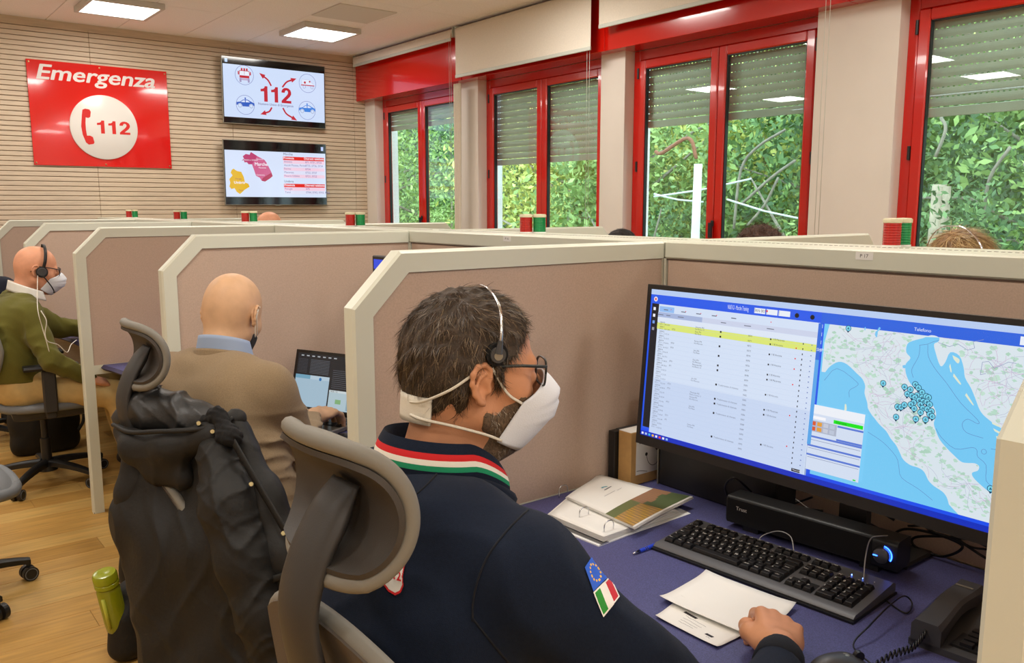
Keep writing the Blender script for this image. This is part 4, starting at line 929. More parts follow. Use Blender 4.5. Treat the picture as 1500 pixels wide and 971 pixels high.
for g_ in range(3):
    for k in range(4): key(-.1765 + g_ * .0875 + k * U, .055, 'F%d' % (g_ * 4 + k + 1))
for j, yy in enumerate((.055, .0245, .0053)):
    for k in range(3): key(.0835 + k * U, yy, (('Stamp', 'BlSc', 'Paus'), ('Ins', 'Home', 'Pag'), ('Canc', 'Fine', 'Pag'))[j][k])
key(.0835 + U, -.0331, '^')
for k in range(3): key(.0835 + k * U, -.0523, '<v>'[k])
for j, s_ in enumerate(('N/*', '789', '456', '123')):
    for k in range(3): key(.1475 + k * U, .0245 - j * U, s_[k])
key(.1475 + 3 * U, .0245, '-'); key(.1475 + 3 * U, .0053 - U / 2, '+', 1, 2.); key(.1475 + 3 * U, -.0331 - U / 2, 'Inv', 1, 2.); key(.1475 + U / 2, -.0523, '0', 2.); key(.1475 + 2 * U, -.0523, ',')
leg.build('key_lettering', mat('key_print', (214, 212, 206), .6), t, kind='stuff')
MB().ball((.157, .055, kz(.055) + .001), .0012, 8, 6).ball((.180, .055, kz(.055) + .001), .0012, 8, 6).build('indicator_light', mat('led_small', (90, 130, 255), .4, emit=12), t)
MB().ball((.203, .055, kz(.055) + .001), .0009, 8, 6).build('indicator_light', M_white, t)
# pen
A = onZ(927, 811, ZD + .004); B_ = onZ(975, 792, ZD + .005); d = (B_ - A).normalized(); B_ = A + d * .135
t = thing('ballpoint_pen', 'blue ballpoint pen lying beside the keyboard', 'pen', A + Vector((0, 0, -.004)))
MB().tube([A, A + d * .004, A + d * .022], [.001, .0022, .004], 10).build('tip', M_chrome, t, world=True, smooth=True); MB().tube([A + d * .022, A + d * .06, A + d * .11, B_], [.0042, .0046, .0046, .0038], 12).build('barrel', mat('blue_barrel', (40, 70, 200), .3), t, world=True, auto=40)
c = MB(); c.tube([A + d * .038, A + d * .040], .0049, 12).tube([A + d * .044, A + d * .046], .0049, 12); c.build('ring', M_chrome, t, world=True)
# papers
def sheet_obj(P, name, label, z, th=.0012, curl=0., cat='paper', m=M_paper):
    A, B, C_, E_ = [onZ(*p, z) for p in P]; c = (A + B + C_ + E_) / 4; t = thing(name, label, cat, (c.x, c.y, z))
    f = lambda u, v: (A * (1 - u) + B * u) * (1 - v) + (E_ * (1 - u) + C_ * u) * v + Vector((0, 0, curl * (2 * u - 1) ** 4 + curl * .6 * (2 * v - 1) ** 4 + th))
    MB().grid(f, 14, 14, thick=th * .6).build('sheet', m, t, world=True, smooth=True); return t, A, B, C_, E_, f
t, A, B, C_, E_, f = sheet_obj([(960, 905), (998, 876), (1092, 930), (1050, 951)], 'note_sheet', 'small handwritten note sheet lying half under the blank paper', ZD + .0006, .0008, .003)
pr = MB()
def on_sheet(f, P, w_, col, b):
    Q = [Vector(f(u, v)) + Vector((0, 0, .0006)) for u, v in P]
    for a, c in zip(Q[:-1], Q[1:]):
        d = (c - a); n_ = Vector((-d.y, d.x, 0)).normalized() * w_ / 2; b.add([a + n_, a - n_, c - n_, c + n_], [(0, 1, 2, 3)], 0, col)
rq = random.Random(2)
for k, u in enumerate((.52, .42, .33, .24)):
    P = [(u + rq.uniform(-.012, .012), .28 + .03 * i) for i in range(12 - k)]; on_sheet(f, P, .0007, (60, 60, 70), pr)
for u0_, v0_, n_ in ((.62, .22, 7), (.30, .70, 4)):
    P = [(u0_ + (.035 if i % 2 else -.035), v0_ + .015 * i) for i in range(n_ * 2)]; on_sheet(f, P, .0035, (30, 26, 30), pr)
on_sheet(f, [(.2, .74), (.22, .78), (.19, .80)], .0007, (60, 60, 70), pr)
pr.build('handwriting', PR, t, world=True)
sheet_obj([(966, 880), (1034, 841), (1166, 890), (1112, 943)], 'blank_sheet', 'blank white paper in front of the keyboard under the right hand', ZD + .003, .001, .006)
# ring binder with a brochure
cs = [onZ(*p, ZD) for p in ((800, 755), (890, 676), (1010, 752), (880, 800))]
c0 = onZ(900, 745, ZD); t = thing('ring_binder', 'open ring binder full of plastic sleeves on the desk', 'binder', (c0.x, c0.y, ZD))
A, B, C_, E_ = onZ(1012, 752, ZD), onZ(877, 801, ZD), onZ(790, 765, ZD), onZ(880, 690, ZD)
f = lambda z, k=0.: (lambda u, v: (B * (1 - u) + A * u) * (1 - v) + (C_ * (1 - u) + E_ * u) * v + Vector((0, 0, z + .003 * math.sin(u * 5 + k) * u)))
MB().grid(f(.003), 10, 10, thick=.003).build('cover', M_white, t, world=True)
for k in range(5): MB().grid((lambda g_, k: (lambda u, v: g_(.06 + u * (.86 - .02 * k), .02 + v * .9)))(f(.006 + .0028 * k, k), k), 12, 6, thick=.0006).build('sleeve', M_paper, t, world=True, smooth=True)
MB().grid(lambda u, v: Vector(f(.004)(.02 + .08 * u, v)), 2, 6, thick=.002).build('ring_plate', M_chrome, t, world=True)
for (x, y, h) in ((819, 713, .030), (849, 748, .032), (885, 770, .034)):
    p = onZ(x, y + 16, ZD + .005); d2 = (A - B).normalized() * .030
    MB().tube(spline([p, p + Vector((0, 0, h * .75)), p + Vector((0, 0, h)) + d2 * .25, p + Vector((0, 0, h)) + d2 * .75, p + d2 + Vector((0, 0, h * .75)), p + d2 + Vector((0, 0, .008))], 5), .0013, 7).build('ring', M_chrome, t, world=True, smooth=True)
P = [onZ(*p, ZD + .03) for p in ((930, 770), (828, 724), (877, 689), (1016, 727))]
c0 = sum(P, Vector()) / 4; t = thing('brochure', 'white brochure with a landscape photo strip lying on the open binder', 'brochure', (c0.x, c0.y, ZD + .022))
def fb(z):
    return lambda u, v: (P[1] * (1 - u) + P[0] * u) * (1 - v) + (P[2] * (1 - u) + P[3] * u) * v + Vector((0, 0, z - .03 + .018 + .010 * u ** 3 * v + .004 * math.sin(3 * v + 1)))
for k in range(4): MB().grid((lambda g_, k: (lambda u, v: g_(u * (1 - .012 * k) + .01 * k, v)))(fb(.0 + .0016 * k), k), 14, 10, thick=.0007).build('page', M_paper, t, world=True, smooth=True)
g_ = fb(.0016 * 3 + .0004); ph = MB(); NU, NV = 18, 44
for i in range(NU):
    for j in range(NV):
        u0_, u1_ = .60 + .37 * i / NU, .60 + .37 * (i + 1) / NU; v0_, v1_ = j / NV, (j + 1) / NV
        vv = (j + .5) / NV; hsh = math.sin(i * 12.9 + j * 78.2) * .5 + .5; w1 = math.sin(j * .5 + i * .8) * .5 + .5
        if vv < .5: col = (150 + int(50 * hsh), 120 + int(40 * hsh), 70 + int(20 * w1)) if i > 5 else (110, 120, 80)
        else: col = (92, 106, 72) if i > 6 + 3 * w1 else (150 + int(20 * hsh), 120, 92)
        ph.add([g_(u0_ * 1, v0_), g_(u1_, v0_), g_(u1_, v1_), g_(u0_, v1_)], [(0, 1, 2, 3)], 0, col)
ph.build('cover_photo', PRG, t, world=True)
pr = MB(); on_sheet(g_, [(.22, .55), (.22, .60), (.24, .66)], .005, (90, 170, 190), pr); on_sheet(g_, [(.27, .52), (.27, .70)], .0025, (90, 96, 110), pr); on_sheet(g_, [(.36, .35), (.36, .60)], .0012, (150, 150, 160), pr); on_sheet(g_, [(.37, .63), (.37, .75)], .0012, (150, 150, 160), pr)
pr.build('print', PR, t, world=True)
P = [onZ(820, 706, ZD), onZ(862, 693, ZD)]; tipp = D(845, 673, 2.0)
t = thing('torn_slip', 'curled paper slip sticking up behind the binder', 'paper', (P[0] + P[1]) / 2)
MB().grid(lambda u, v: (P[0] * (1 - u) + P[1] * u) * (1 - v) + (P[0] * .55 + P[1] * .45 + Vector((.01, .01, .075))) * v + Vector((.012 * math.sin(v * 2.5), 0, 0)), 6, 8, thick=.0004).build('sheet', M_paper, t, world=True, smooth=True)
# boxes against the partition
t = thing('headset_box', 'cardboard box with a headset drawn on its white label', 'box', (1.68, 1.56, ZD))
MB().box((1.625, 1.535, ZD), (1.765, 1.583, ZD + .150), bev=.0015).build('carton', M_card, t, world=True)
MB().box((1.6255, 1.5365, ZD + .1502), (1.7645, 1.5815, ZD + .1512)).build('lid', M_paper, t, world=True)
MB().box((1.645, 1.534, ZD + .028), (1.765, 1.5349, ZD + .149)).build('label', M_paper, t, world=True)
s = Sheet((1.645, 1.5338, ZD + .028), (1, 0, 0), (0, 0, 1), (0, -1, 0)); K = (30, 28, 28)
s.line(SPL([(.012, .088, 0)[:2], (.04, .094), (.075, .082), (.085, .07)]), .0028, K); s.circle(.085, .068, .010, K); s.circle(.085, .068, .0055, (90, 90, 90)); s.circle(.040, .054, .005, K)
s.line(SPL([(.090, .06), (.094, .04), (.083, .022), (.065, .018), (.048, .03), (.040, .052)]), .0016, K); s.line(SPL([(.002, .012), (.02, .010), (.045, .004)]), .0014, K); s.line(SPL([(.084, .078), (.092, .095), (.09, .115)]), .001, (90, 90, 90)); s.rect(.04, .108, .085, .110, (150, 150, 150)); s.build('drawing', PR, t)
t = thing('black_box', 'slim black box between the headset box and the partition', 'box', (1.69, 1.596, ZD)); MB().box((1.612, 1.5845, ZD), (1.765, 1.6085, ZD + .146), bev=.001).build('carton', M_black, t, world=True); MB().box((1.64, 1.584, ZD + .1461), (1.74, 1.608, ZD + .147)).build('lid', M_dk, t, world=True)
# cables
def cz(px, py, z):
    p = onZ(px, py, z)
    return p if p.x < 1.80 else onX(px, py, 1.80)
def cable(P, r, label, m=None, n=8, cat='cable', name='cable'):
    o = MB().tube(spline(P, n), r, 7).build(name, m or M_cable, smooth=True, label=label, cat=cat); return o
cable([cz(1100, 720, .80), cz(1075, 700, .84), cz(1062, 716, .80), cz(1080, 742, .75), cz(1120, 750, .745), cz(1170, 735, .75), cz(1190, 728, .75)], .0028, 'black cable looping down behind the left half of the monitor')
cable([cz(1110, 715, .80), cz(1140, 722, .745), cz(1165, 742, .742), cz(1205, 748, .741)], .0028, 'black cable running behind the sound bar', n=8)
cable([cz(1130, 712, .76), cz(1165, 731, .76), cz(1185, 745, .76), cz(1208, 752, .76)], .0016, 'grey white cable with a metal joint behind the sound bar', mat('grey_cable', (190, 188, 184), .4))
cable([onX(1255, 757, 1.70), cz(1290, 775, .76), cz(1315, 790, .75), cz(1330, 800, .74)], .0022, 'thin cable running down from the monitor stand')
cable([cz(1310, 762, .742), cz(1298, 752, .752), cz(1330, 752, .754), cz(1365, 778, .75), cz(1400, 790, .745), cz(1440, 815, .742), cz(1475, 835, .742)], .0030, 'thick black cable looped on the desk right of the sound bar')
cable([cz(1298, 790, .742), cz(1325, 775, .75), cz(1370, 782, .752), cz(1410, 800, .745), cz(1380, 815, .742), cz(1340, 800, .742), cz(1345, 786, .748), cz(1420, 790, .748), cz(1470, 815, .742)], .0030, 'black cable coiled right of the sound bar')
cable([cz(1330, 770, .75), cz(1380, 772, .755), cz(1420, 800, .745), cz(1470, 806, .742)], .0025, 'black cable on top of the coiled cables')
cable([cz(1265, 848, .765), onX(1268, 815, 1.59), onX(1275, 790, 1.60), onX(1290, 785, 1.62), cz(1335, 785, .76)], .0013, 'thin grey cable hanging over the front of the sound bar', mat('grey_cable2', (150, 148, 146), .4))
cable([cz(1110, 793, .748), onX(1118, 784, 1.578), onX(1140, 778, 1.575), onX(1158, 786, 1.58), cz(1163, 808, .752)], .0011, 'thin wire arching over the keyboard in front of the sound bar', mat('grey_cable2', (150, 148, 146), .4))
# mouse
a = onZ(1232, 990, ZD); t = thing('computer_mouse', 'black computer mouse at the bottom edge beside the hand', 'mouse', (a.x, a.y, ZD), -.45)
def mf(u, v):
    x = -.058 + .116 * u; w_ = .031 * (1 - abs(2 * u - 1) ** 3.2) ** .5 * (1 - .12 * math.cos(PI * u)) + 1e-4; a_ = PI * v; return (x, w_ * math.cos(a_), .004 + (.034 * math.sin(a_) ** .8 * (1 - abs(2 * u - .85) ** 2.6 * .75) if 0 < a_ < PI else 0))
MB().grid(mf, 20, 16).build('body', M_dk, t, smooth=True); MB().cyl((.03, -.004, .031), (.03, .004, .031), .009, 14).build('wheel', M_key, t); MB().ball((.005, 0, .036), (.008, .007, .0015), 12, 6).build('badge', M_silver, t, smooth=True)
e = t.matrix_basis @ Vector((.058, 0, .012)); e = wloc(t) @ Vector((.057, 0, .012))
cable([e, onZ(1250, 945, .745), onZ(1275, 915, .76), onZ(1305, 885, .765), onZ(1325, 873, .755), onZ(1336, 884, .742), onZ(1328, 898, .738), onZ(1305, 885, .738), onZ(1290, 870, .738)], .0016, 'thin black mouse cable curling up behind the mouse')
# telephone
A = onZ(1330, 942, ZD); t = thing('desk_phone', 'black desk telephone with its handset, cut by the partition post', 'telephone', (A.x, A.y, ZD), math.radians(-86))
# local x: left to right of the phone, y: away
MB().loft([[Vector((x, y, z)) for y, z in ((0, 0), (0, .012), (.10, .020), (.20, .034), (.215, .032), (.215, 0))] for x in (0, .17)]).build('base', M_dk, t, auto=30)
MB().box((.062, .02, .0135), (.162, .10, .0180)).build('key_plate', M_black, t)
for i in range(3):
    for j in range(4): MB().box((.075 + i * .027, .024 + j * .019, .015), (.095 + i * .027, .037 + j * .019, .024)).build('button', M_key, t)
H = []
for k in range(13):
    u = k / 12; y = .0 + .205 * u; z = .026 + .016 * math.sin(PI * u) + .010 * u; w_ = .022 + .003 * abs(2 * u - 1); th = .013 + .010 * abs(2 * u - 1) ** 3
    H.append([Vector((.028 + a * w_, y, z + b_ * th)) for a, b_ in ((-1, -.8), (-.8, -1), (.8, -1), (1, -.8), (1, .6), (.75, 1), (-.75, 1), (-1, .6))])
MB().loft(H).build('handset', M_dk, t, auto=35); MB().box((.012, .17, .059), (.042, .175, .0605)).build('handset_strip', M_silver, t)
P = [wloc(t) @ Vector(p) for p in ((.028, 0, .03), (.02, -.03, .012), (.005, -.08, .010), (.0, -.16, .010))]; sp = spline(P, 30); co = []
for i, p in enumerate(sp):
    a = i * 1.15; co.append(p + Vector((math.cos(a) * .006, math.cos(a) * .003, math.sin(a) * .006)))
o = MB().tube(spline(co, 3), .0016, 5).build('cord', M_cable, t, world=True, smooth=True)
P = [wloc(t) @ Vector(p) for p in ((.08, .215, .02), (.08, .26, .03), (.10, .33, .01), (.12, .45, .005))]; cable(P, .0018, 'black telephone line leading away behind the desk phone')
# ================================================================ the laptop bay
A = onZ(424, 600, .75); B_ = onZ(503, 612, .75); d = (B_ - A); d.z = 0; d = d.normalized(); A = Vector((A.x, A.y, ZD))
t = thing('laptop', 'open black laptop with a dark screen, beside the bald man in beige', 'laptop', A, math.atan2(d.y, d.x))     # x along hinge to the right, -y towards the user
MB().box((0, -.235, .001), (.345, .0, .018), bev=.003).build('base', M_silver, t); MB().box((.006, -.12, .0175), (.339, -.012, .0186)).build('keyboard_deck', M_black, t)
kmi = MB().box((.0, 0, 0), (.0195, .0165, .0015), bev=.0005).build('key', M_key); COL.objects.unlink(kmi); kd = kmi.data; bpy.data.objects.remove(kmi)
for j in range(5):
    for i in range(14): o = bpy.data.objects.new('key', kd); link(o, t); o.location = (.018 + i * .0222 + j * .002, -.033 - j * .0195, .0187)
la = math.radians(14); R = Matrix.Rotation(-la, 3, 'X'); rp = lambda x, y, z: Vector((0, 0, .016)) + R @ Vector((x, y, z))
b = MB(); vs = [rp(x, y, z) for x in (0, .345) for y in (-.003, .004) for z in (0, .225)]; b.add(vs, [(0, 1, 3, 2), (4, 6, 7, 5), (0, 4, 5, 1), (2, 3, 7, 6), (0, 2, 6, 4), (1, 5, 7, 3)]); b.build('lid', M_tvb, t)
s = Sheet(rp(.012, -.0034, .016), (1, 0, 0), R @ Vector((0, 0, 1)), R @ Vector((0, -1, 0)), .321, .198)
s.rect(0, 0, 1, 1, (24, 28, 36)); s.rect(.0, .02, .5, .60, (176, 206, 226)); s.rect(.0, .53, .22, .60, (120, 176, 204)); s.rect(.22, .53, .5, .60, (196, 220, 236)); s.circle(.37, .545, .006, (20, 120, 190)); s.rect(.52, .02, 1, .38, (190, 214, 224)); s.rect(.52, .34, 1, .38, (220, 232, 236)); s.text('NUE 112', .54, .345, .006, (40, 50, 50)); s.rect(.62, .14, .70, .22, (140, 190, 130)); s.rect(.78, .04, .98, .32, (150, 180, 196))
s.k += 1
for k in range(10):
    s.rect(.02, .64 + k * .027, .16, .645 + k * .027, (90, 96, 106), False); s.rect(.20, .64 + k * .027, .48, .647 + k * .027, (110, 118, 130), False); s.rect(.54, .42 + k * .035, .96, .427 + k * .035, (100, 108, 120), False)
for k in range(7): s.rect(.05 + k * .08, .945, .09 + k * .08, .965, (190, 196, 204), False)
for k in range(5): s.rect(.02 + k * .035, -.04, .04 + k * .035, -.01, (70, 120, 200), False)
s.mb.build('picture', attr_mat('laptop_picture', emit=.75, rough=.2), t)
c = onZ(500, 650, ZD); t = thing('keyboard', 'small black keyboard on the violet desk below the laptop', 'keyboard', (c.x + .03, c.y - .10, ZD), -PI / 2 + .35)
MB().box((-.15, -.07, .001), (.15, .07, .018), bev=.004).build('case', M_dk, t)
for j in range(5):
    for i in range(14): o = bpy.data.objects.new('key', kd); link(o, t); o.location = (-.144 + i * .0207, -.055 + j * .0215, .0185)
# small monitor glimpsed behind the partition
p = onX(545, 374, 1.45); t = thing('monitor', 'monitor corner glimpsed between the two partitions beside the navy jacket man', 'monitor', (1.52, p.y - .30, ZD))
MB().box((1.45, p.y - .58, p.z - .36), (1.48, p.y, p.z), bev=.003).build('bezel', M_mon, t, world=True); MB().box((1.50, p.y - .32, ZD), (1.52, p.y - .26, p.z - .1)).box((1.45, p.y - .42, ZD), (1.60, p.y - .16, ZD + .012)).box((1.478, p.y - .32, p.z - .2), (1.51, p.y - .26, p.z - .1)).build('stand', M_mon, t, world=True)
s = Sheet((1.4493, p.y - .012, p.z - .35), (0, -1, 0), (0, 0, 1), (-1, 0, 0), .556, .338); s.rect(0, 0, 1, 1, (30, 70, 220)); s.rect(.04, .05, 1, .9, (206, 222, 248)); s.rect(.0, .05, .04, .9, (30, 40, 60)); s.build('picture', SCRM, t)
# ================================================================ office chairs
M_shell = mat('chair_shell', (60, 55, 50), .6, bump=.15, bs=500); M_cush = mat('chair_cushion', (122, 119, 110), .6, bump=.1, bs=300); M_post = mat('chair_post', (50, 48, 46), .5, bump=.1, bs=400)
M_mesh = mat('chair_mesh', (92, 84, 76), .8, bump=.5, bs=900); M_seat = mat('seat_fabric', (112, 116, 120), .6, bump=.2, bs=500)
def sq(a, b):          # square to disc-like superellipse
    k = .42; return a * math.sqrt(max(0, 1 - b * b * k)), b * math.sqrt(max(0, 1 - a * a * k))
def office_chair(loc, rz, label, arms=True, tilt=0., hz=1.13, hx=-.215, head=True, lower=True, sh=.74, dz=0.):
    t = thing('office_chair', label, 'chair', loc, rz)
    if head:
        r = .088 * sh; R = Matrix.Rotation(math.radians(tilt), 3, 'Y')
        def hs(a, b, off, sc=1.):
            u, v = sq(a, b); y = .150 * sh * u * sc; th = .128 * sh * v * sc / r; n_ = Vector((math.cos(th), 0, math.sin(th)))
            p = Vector((r * math.cos(th) - r, y, r * math.sin(th))) + n_ * off; p.x -= .9 * y * y; return Vector((hx, 0, hz)) + R @ p
        MB().grid(lambda u, v: hs(2 * u - 1, 2 * v - 1, -.002, 1.07), 24, 24, thick=-.007).build('headrest_shell', M_shell, t, auto=50)
        c = MB(); N = 26
        def f1(u, v):
            a, b = 2 * u - 1, 2 * v - 1; m = max(abs(a), abs(b)); return hs(a, b, .006 + .018 * (1 - m ** 6) ** .5, 1.0 + .04 * (1 - m) ** .5)
        def f0(u, v): a, b = 2 * u - 1, 2 * v - 1; return hs(a, b, .0055, 1.0)
        def rim(k):      # padded roll around the edge
            return None
        c.grid(f1, N, N).grid(f0, N, N)
        P = []
        for q in range(96):
            a = 2 * PI * q / 96; ca, sa = math.cos(a), math.sin(a); m = max(abs(ca), abs(sa)); P.append(hs(ca / m, sa / m, .0155, 1.015))
        c.tube(P + [P[0], P[1]], .0110, 10); c.build('headrest_cushion', M_cush, t, smooth=True)
    # spine post: flat ribbed band
    P = spline([(hx - .010, 0, hz + .018), (hx - .030, 0, hz - .012), (hx - .062, 0, hz - .065), (hx - .078, 0, hz - .125), (hx - .068, 0, hz - .20), (hx - .045, 0, hz - .29), (hx - .03, 0, .72), (hx - .01, 0, .56), (-.16, 0, .44), (-.05, 0, .40)], 6); n = len(P)
    rings = []
    for i, p in enumerate(P):
        tn = (P[min(i + 1, n - 1)] - P[max(i - 1, 0)]).normalized(); nn = Vector((tn.z, 0, -tn.x)); w_ = .030 + .010 * min(1, i / 8); th = .016 * (.4 + .6 * min(1, i / 6))
        ring = []
        for q in range(20):
            a = 2 * PI * q / 20; y = w_ * math.cos(a); d = th * math.sin(a) * (1 if abs(math.cos(a)) < .9 else .8)
            if math.sin(a) < -.3 and i > 10: d += .0022 * math.cos(y / w_ * PI * 3.0)
            ring.append(p + Vector((0, y, 0)) + nn * d)
        rings.append(ring)
    MB().loft(rings).build('back_post', M_post, t, smooth=True)
    if lower:
        def bk(a, b, off):
            u, v = sq(a, b); y = .255 * u; z = .775 + dz + .215 * v + .02 * (1 - u * u); x = -.225 - .055 * math.cos(v * 1.3) * -1 * .0 - .035 * (v * v) + .045 * (1 - abs(v)) * .6 + .15 * y * y; return Vector((x + off, y, z))
        MB().grid(lambda u, v: bk(2 * u - 1, 2 * v - 1, -.01), 24, 18, thick=-.008).build('backrest_shell', M_mesh, t, auto=50)
        c = MB().grid(lambda u, v: bk(2 * u - 1, 2 * v - 1, .0 + .022 * (1 - max(abs(2 * u - 1), abs(2 * v - 1)) ** 6) ** .5), 24, 18).grid(lambda u, v: bk(2 * u - 1, 2 * v - 1, -.0015), 24, 18)
        P = [];
        for q in range(90):
            a = 2 * PI * q / 90; ca, sa = math.cos(a), math.sin(a); m = max(abs(ca), abs(sa)); P.append(bk(ca / m, sa / m, .004))
        c.tube(P + [P[0], P[1]], .012, 8); c.build('backrest_cushion', M_cush, t, smooth=True)
    def st(a, b, off): u, v = sq(a, b); return Vector((.03 + .235 * u, .245 * v, .455 + off + .012 * v * v - (.03 * max(0, u) ** 4)))
    c = MB().grid(lambda u, v: st(2 * u - 1, 2 * v - 1, .025 * (1 - max(abs(2 * u - 1), abs(2 * v - 1)) ** 6) ** .5), 20, 20).grid(lambda u, v: st(2 * v - 1, 2 * u - 1, -.02), 20, 20)
    P = []
    for q in range(80):
        a = 2 * PI * q / 80; ca, sa = math.cos(a), math.sin(a); m = max(abs(ca), abs(sa)); P.append(st(ca / m, sa / m, -.004))
    c.tube(P + [P[0], P[1]], .022, 8); c.build('seat', M_seat, t, smooth=True)
    MB().loft([[Vector((x0, y0, z)) for x0, y0 in ((-.16 * s_, -.2 * s_), (.22 * s_, -.2 * s_), (.22 * s_, .2 * s_), (-.16 * s_, .2 * s_))] for z, s_ in ((.44, 1), (.40, .95), (.375, .55))]).build('seat_pan', M_post, t)
    MB().cyl((0, 0, .10), (0, 0, .25), .026, 16).cyl((0, 0, .25), (0, 0, .38), .018, 16).lathe([(0, .06), (.05, .07), (.045, .12), (0, .125)], 16).build('gas_column', M_black, t, auto=40)
    for k in range(5):
        a = 2 * PI * k / 5 + .35; d = Vector((math.cos(a), math.sin(a), 0)); s_ = Vector((-d.y, d.x, 0)); rings = []
        for q in range(7):
            u = q / 6; c0 = d * (.03 + .275 * u) + Vector((0, 0, .115 - .035 * u ** 2)); w_ = .026 - .010 * u; h = .018 - .006 * u
            rings.append([c0 + s_ * (w_ * x) + Vector((0, 0, h * z)) for x, z in ((-1, -1), (1, -1), (1, .5), (.5, 1), (-.5, 1), (-1, .5))])
        leg = MB().loft(rings).build('base_leg', M_black, t, auto=40); c0 = d * .30
        MB().box(c0 + Vector((-.008, -.008, .055)), c0 + Vector((.008, .008, .09))).build('caster_stem', M_black, leg)
        for q in (-1, 1):
            b = MB(); p0 = c0 + s_ * (.007 * q) + Vector((0, 0, .029)); p1 = c0 + s_ * (.026 * q) + Vector((0, 0, .029)); b.cyl(p0, p1, .029, 20); b.cyl(p1, p1 + s_ * .0015 * q, .019, 16); b.build('caster_wheel', M_black, leg)
            MB().tube([p1 + (d * math.cos(h) + Vector((0, 0, 1)) * math.sin(h)) * .0225 for h in [2 * PI * i / 20 for i in range(22)]], .0018, 5).build('caster_ring', M_seat, leg)
    if arms:
        for q in (-1, 1):
            MB().box((-.02, q * .265 - .014, .44), (.045, q * .265 + .014, .665), bev=.008).box((-.01, q * .14 - .02, .405), (.04, q * .265 + .014, .44), bev=.006).build('arm_support', M_post, t)
            MB().loft([[Vector((x, q * .265 + y, z)) for y, z in ((-.035, .668), (.035, .668), (.040, .68), (.034, .692), (-.034, .692), (-.040, .68))] for x in (-.10, .15)]).build('arm_pad', M_black, t, auto=40)
    return t
office_chair((.665, .885, 0), .05, 'office chair with a curved dark headrest behind the navy jacket man', arms=False, hz=1.155)
office_chair((.822, 2.295, 0), .0, 'office chair under the black coat, its curved headrest showing', arms=False, hz=1.115, dz=-.17)
office_chair((.76, 5.06, 0), -.05, 'office chair with an arm pad under the man in the olive sweater', head=False)
office_chair((.17, 3.68, 0), -.15, 'empty office chair cut by the left edge, only seat edge and caster showing', head=False)
office_chair((.55, 6.22, 0), 1.35, 'office chair of the person in navy, just beyond the left edge', arms=False, head=False)
# ---------------------------------------------------------------- black coat over the chair
M_coat = mat('coat_black', (30, 29, 27), .6, bump=.5, bs=90, spec=.3); M_lining = mat('coat_lining', (40, 40, 40), .45, bump=.5, bs=90, spec=.5); M_fur = mat('coat_fleece', (14, 14, 15), .95, bump=.8, bs=500); M_snap = mat('snap_brass', (180, 164, 120), .3, 1)
tc = thing('winter_coat', 'black hooded winter coat hanging over the chair of the bald man in beige', 'coat', (.55, 2.15, .35))
fold = wav([(.0030, 26, (1, -1, .25), 9, (0, .3, 1), 1.6), (.0016, 60, (1, -.7, -.5), 17, (.3, 0, 1), 2.2), (.0012, 48, (.2, .5, 1), 21, (1, -1, 0), 1.8)])
cfold = both(fold, creases([(.0075, 22, (1, -.8, .12), 8, (0, .3, 1), 1.3, 3), (.004, 44, (.9, -.6, .6), 13, (.2, .2, 1), 1.5, 3)]))
sfold = creases([(.009, 26, (.55, -.4, 1), 17, (1, -.8, 0), 1.3, 3), (.006, 48, (-.3, .3, 1), 21, (1, -.6, .3), 1.5, 3), (.003, 90, (.5, -.3, 1), 30, (1, .2, 0), 1.5, 2)])
def dp(L_): return [D(*p) for p in L_]
body = chain(dp([(222, 650, 2.22), (212, 760, 2.20), (238, 860, 2.19), (255, 1010, 2.17)]), [.050, .066, .066, .075], .09) + chain(dp([(265, 650, 2.19), (265, 800, 2.17), (290, 1010, 2.16)]), [.055, .075, .08], .09) + chain(dp([(310, 640, 2.15), (325, 800, 2.12), (330, 1010, 2.10)]), [.050, .08, .085], .09) + chain(dp([(345, 640, 2.12), (395, 800, 2.07), (415, 1010, 2.05)]), [.045, .07, .085], .09) + chain(dp([(345, 625, 2.09), (388, 720, 2.04), (428, 820, 2.00), (450, 980, 1.97)]), [.018, .030, .040, .050], .06)
blob('coat_body', body, .006, M_coat, tc, cfold, 1)
blob('sleeve', chain(dp([(318, 668, 2.05), (335, 740, 2.00), (358, 820, 1.98), (385, 900, 1.97), (405, 985, 1.97)]), [.050, .064, .064, .058, .054], .04), .005, M_coat, tc, sfold, 1)
blob('sleeve', chain(dp([(213, 655, 2.19), (196, 720, 2.18), (193, 770, 2.19), (200, 800, 2.20)]), [.045, .044, .040, .034], .03), .006, M_coat, tc, fold, 1)
hood = chain(dp([(182, 632, 2.20), (200, 655, 2.13), (250, 655, 2.09), (310, 638, 2.08), (345, 615, 2.10)]), [.028, .038, .040, .034, .028], .03) + chain(dp([(230, 690, 2.12), (270, 700, 2.10)]), [.035, .03], .05)
blob('hood', hood, .005, M_coat, tc, creases([(.006, 40, (1, 0, .6), 20, (0, 1, 1), 1.3, 2.5)]), 1)
blob('hood_lining', chain(dp([(190, 610, 2.22), (215, 600, 2.20), (250, 605, 2.19), (290, 615, 2.17), (320, 620, 2.15)]), [.040, .050, .050, .045, .03], .04), .0045, M_lining, tc, creases([(.013, 38, (1, -1, -.8), 19, (0, .2, 1), 1.4, 2.2), (.006, 80, (.6, -.5, 1), 27, (1, 0, 1), 1.6, 2)]), 1)
MB().tube(spline(dp([(166, 622, 2.18), (190, 633, 2.10), (230, 632, 2.06), (280, 630, 2.05), (325, 622, 2.06), (342, 612, 2.07)]), 6), .006, 8).build('hood_edge', M_coat, tc, world=True, smooth=True)
blob('collar', chain(dp([(300, 618, 2.09), (318, 608, 2.07), (340, 640, 2.03), (325, 640, 2.03)]), [.016, .018, .020, .016], .02), .004, M_fur, tc, wav([(.002, 300, (1, 0, .6), 200, (0, 1, 1), 2)]), 0)
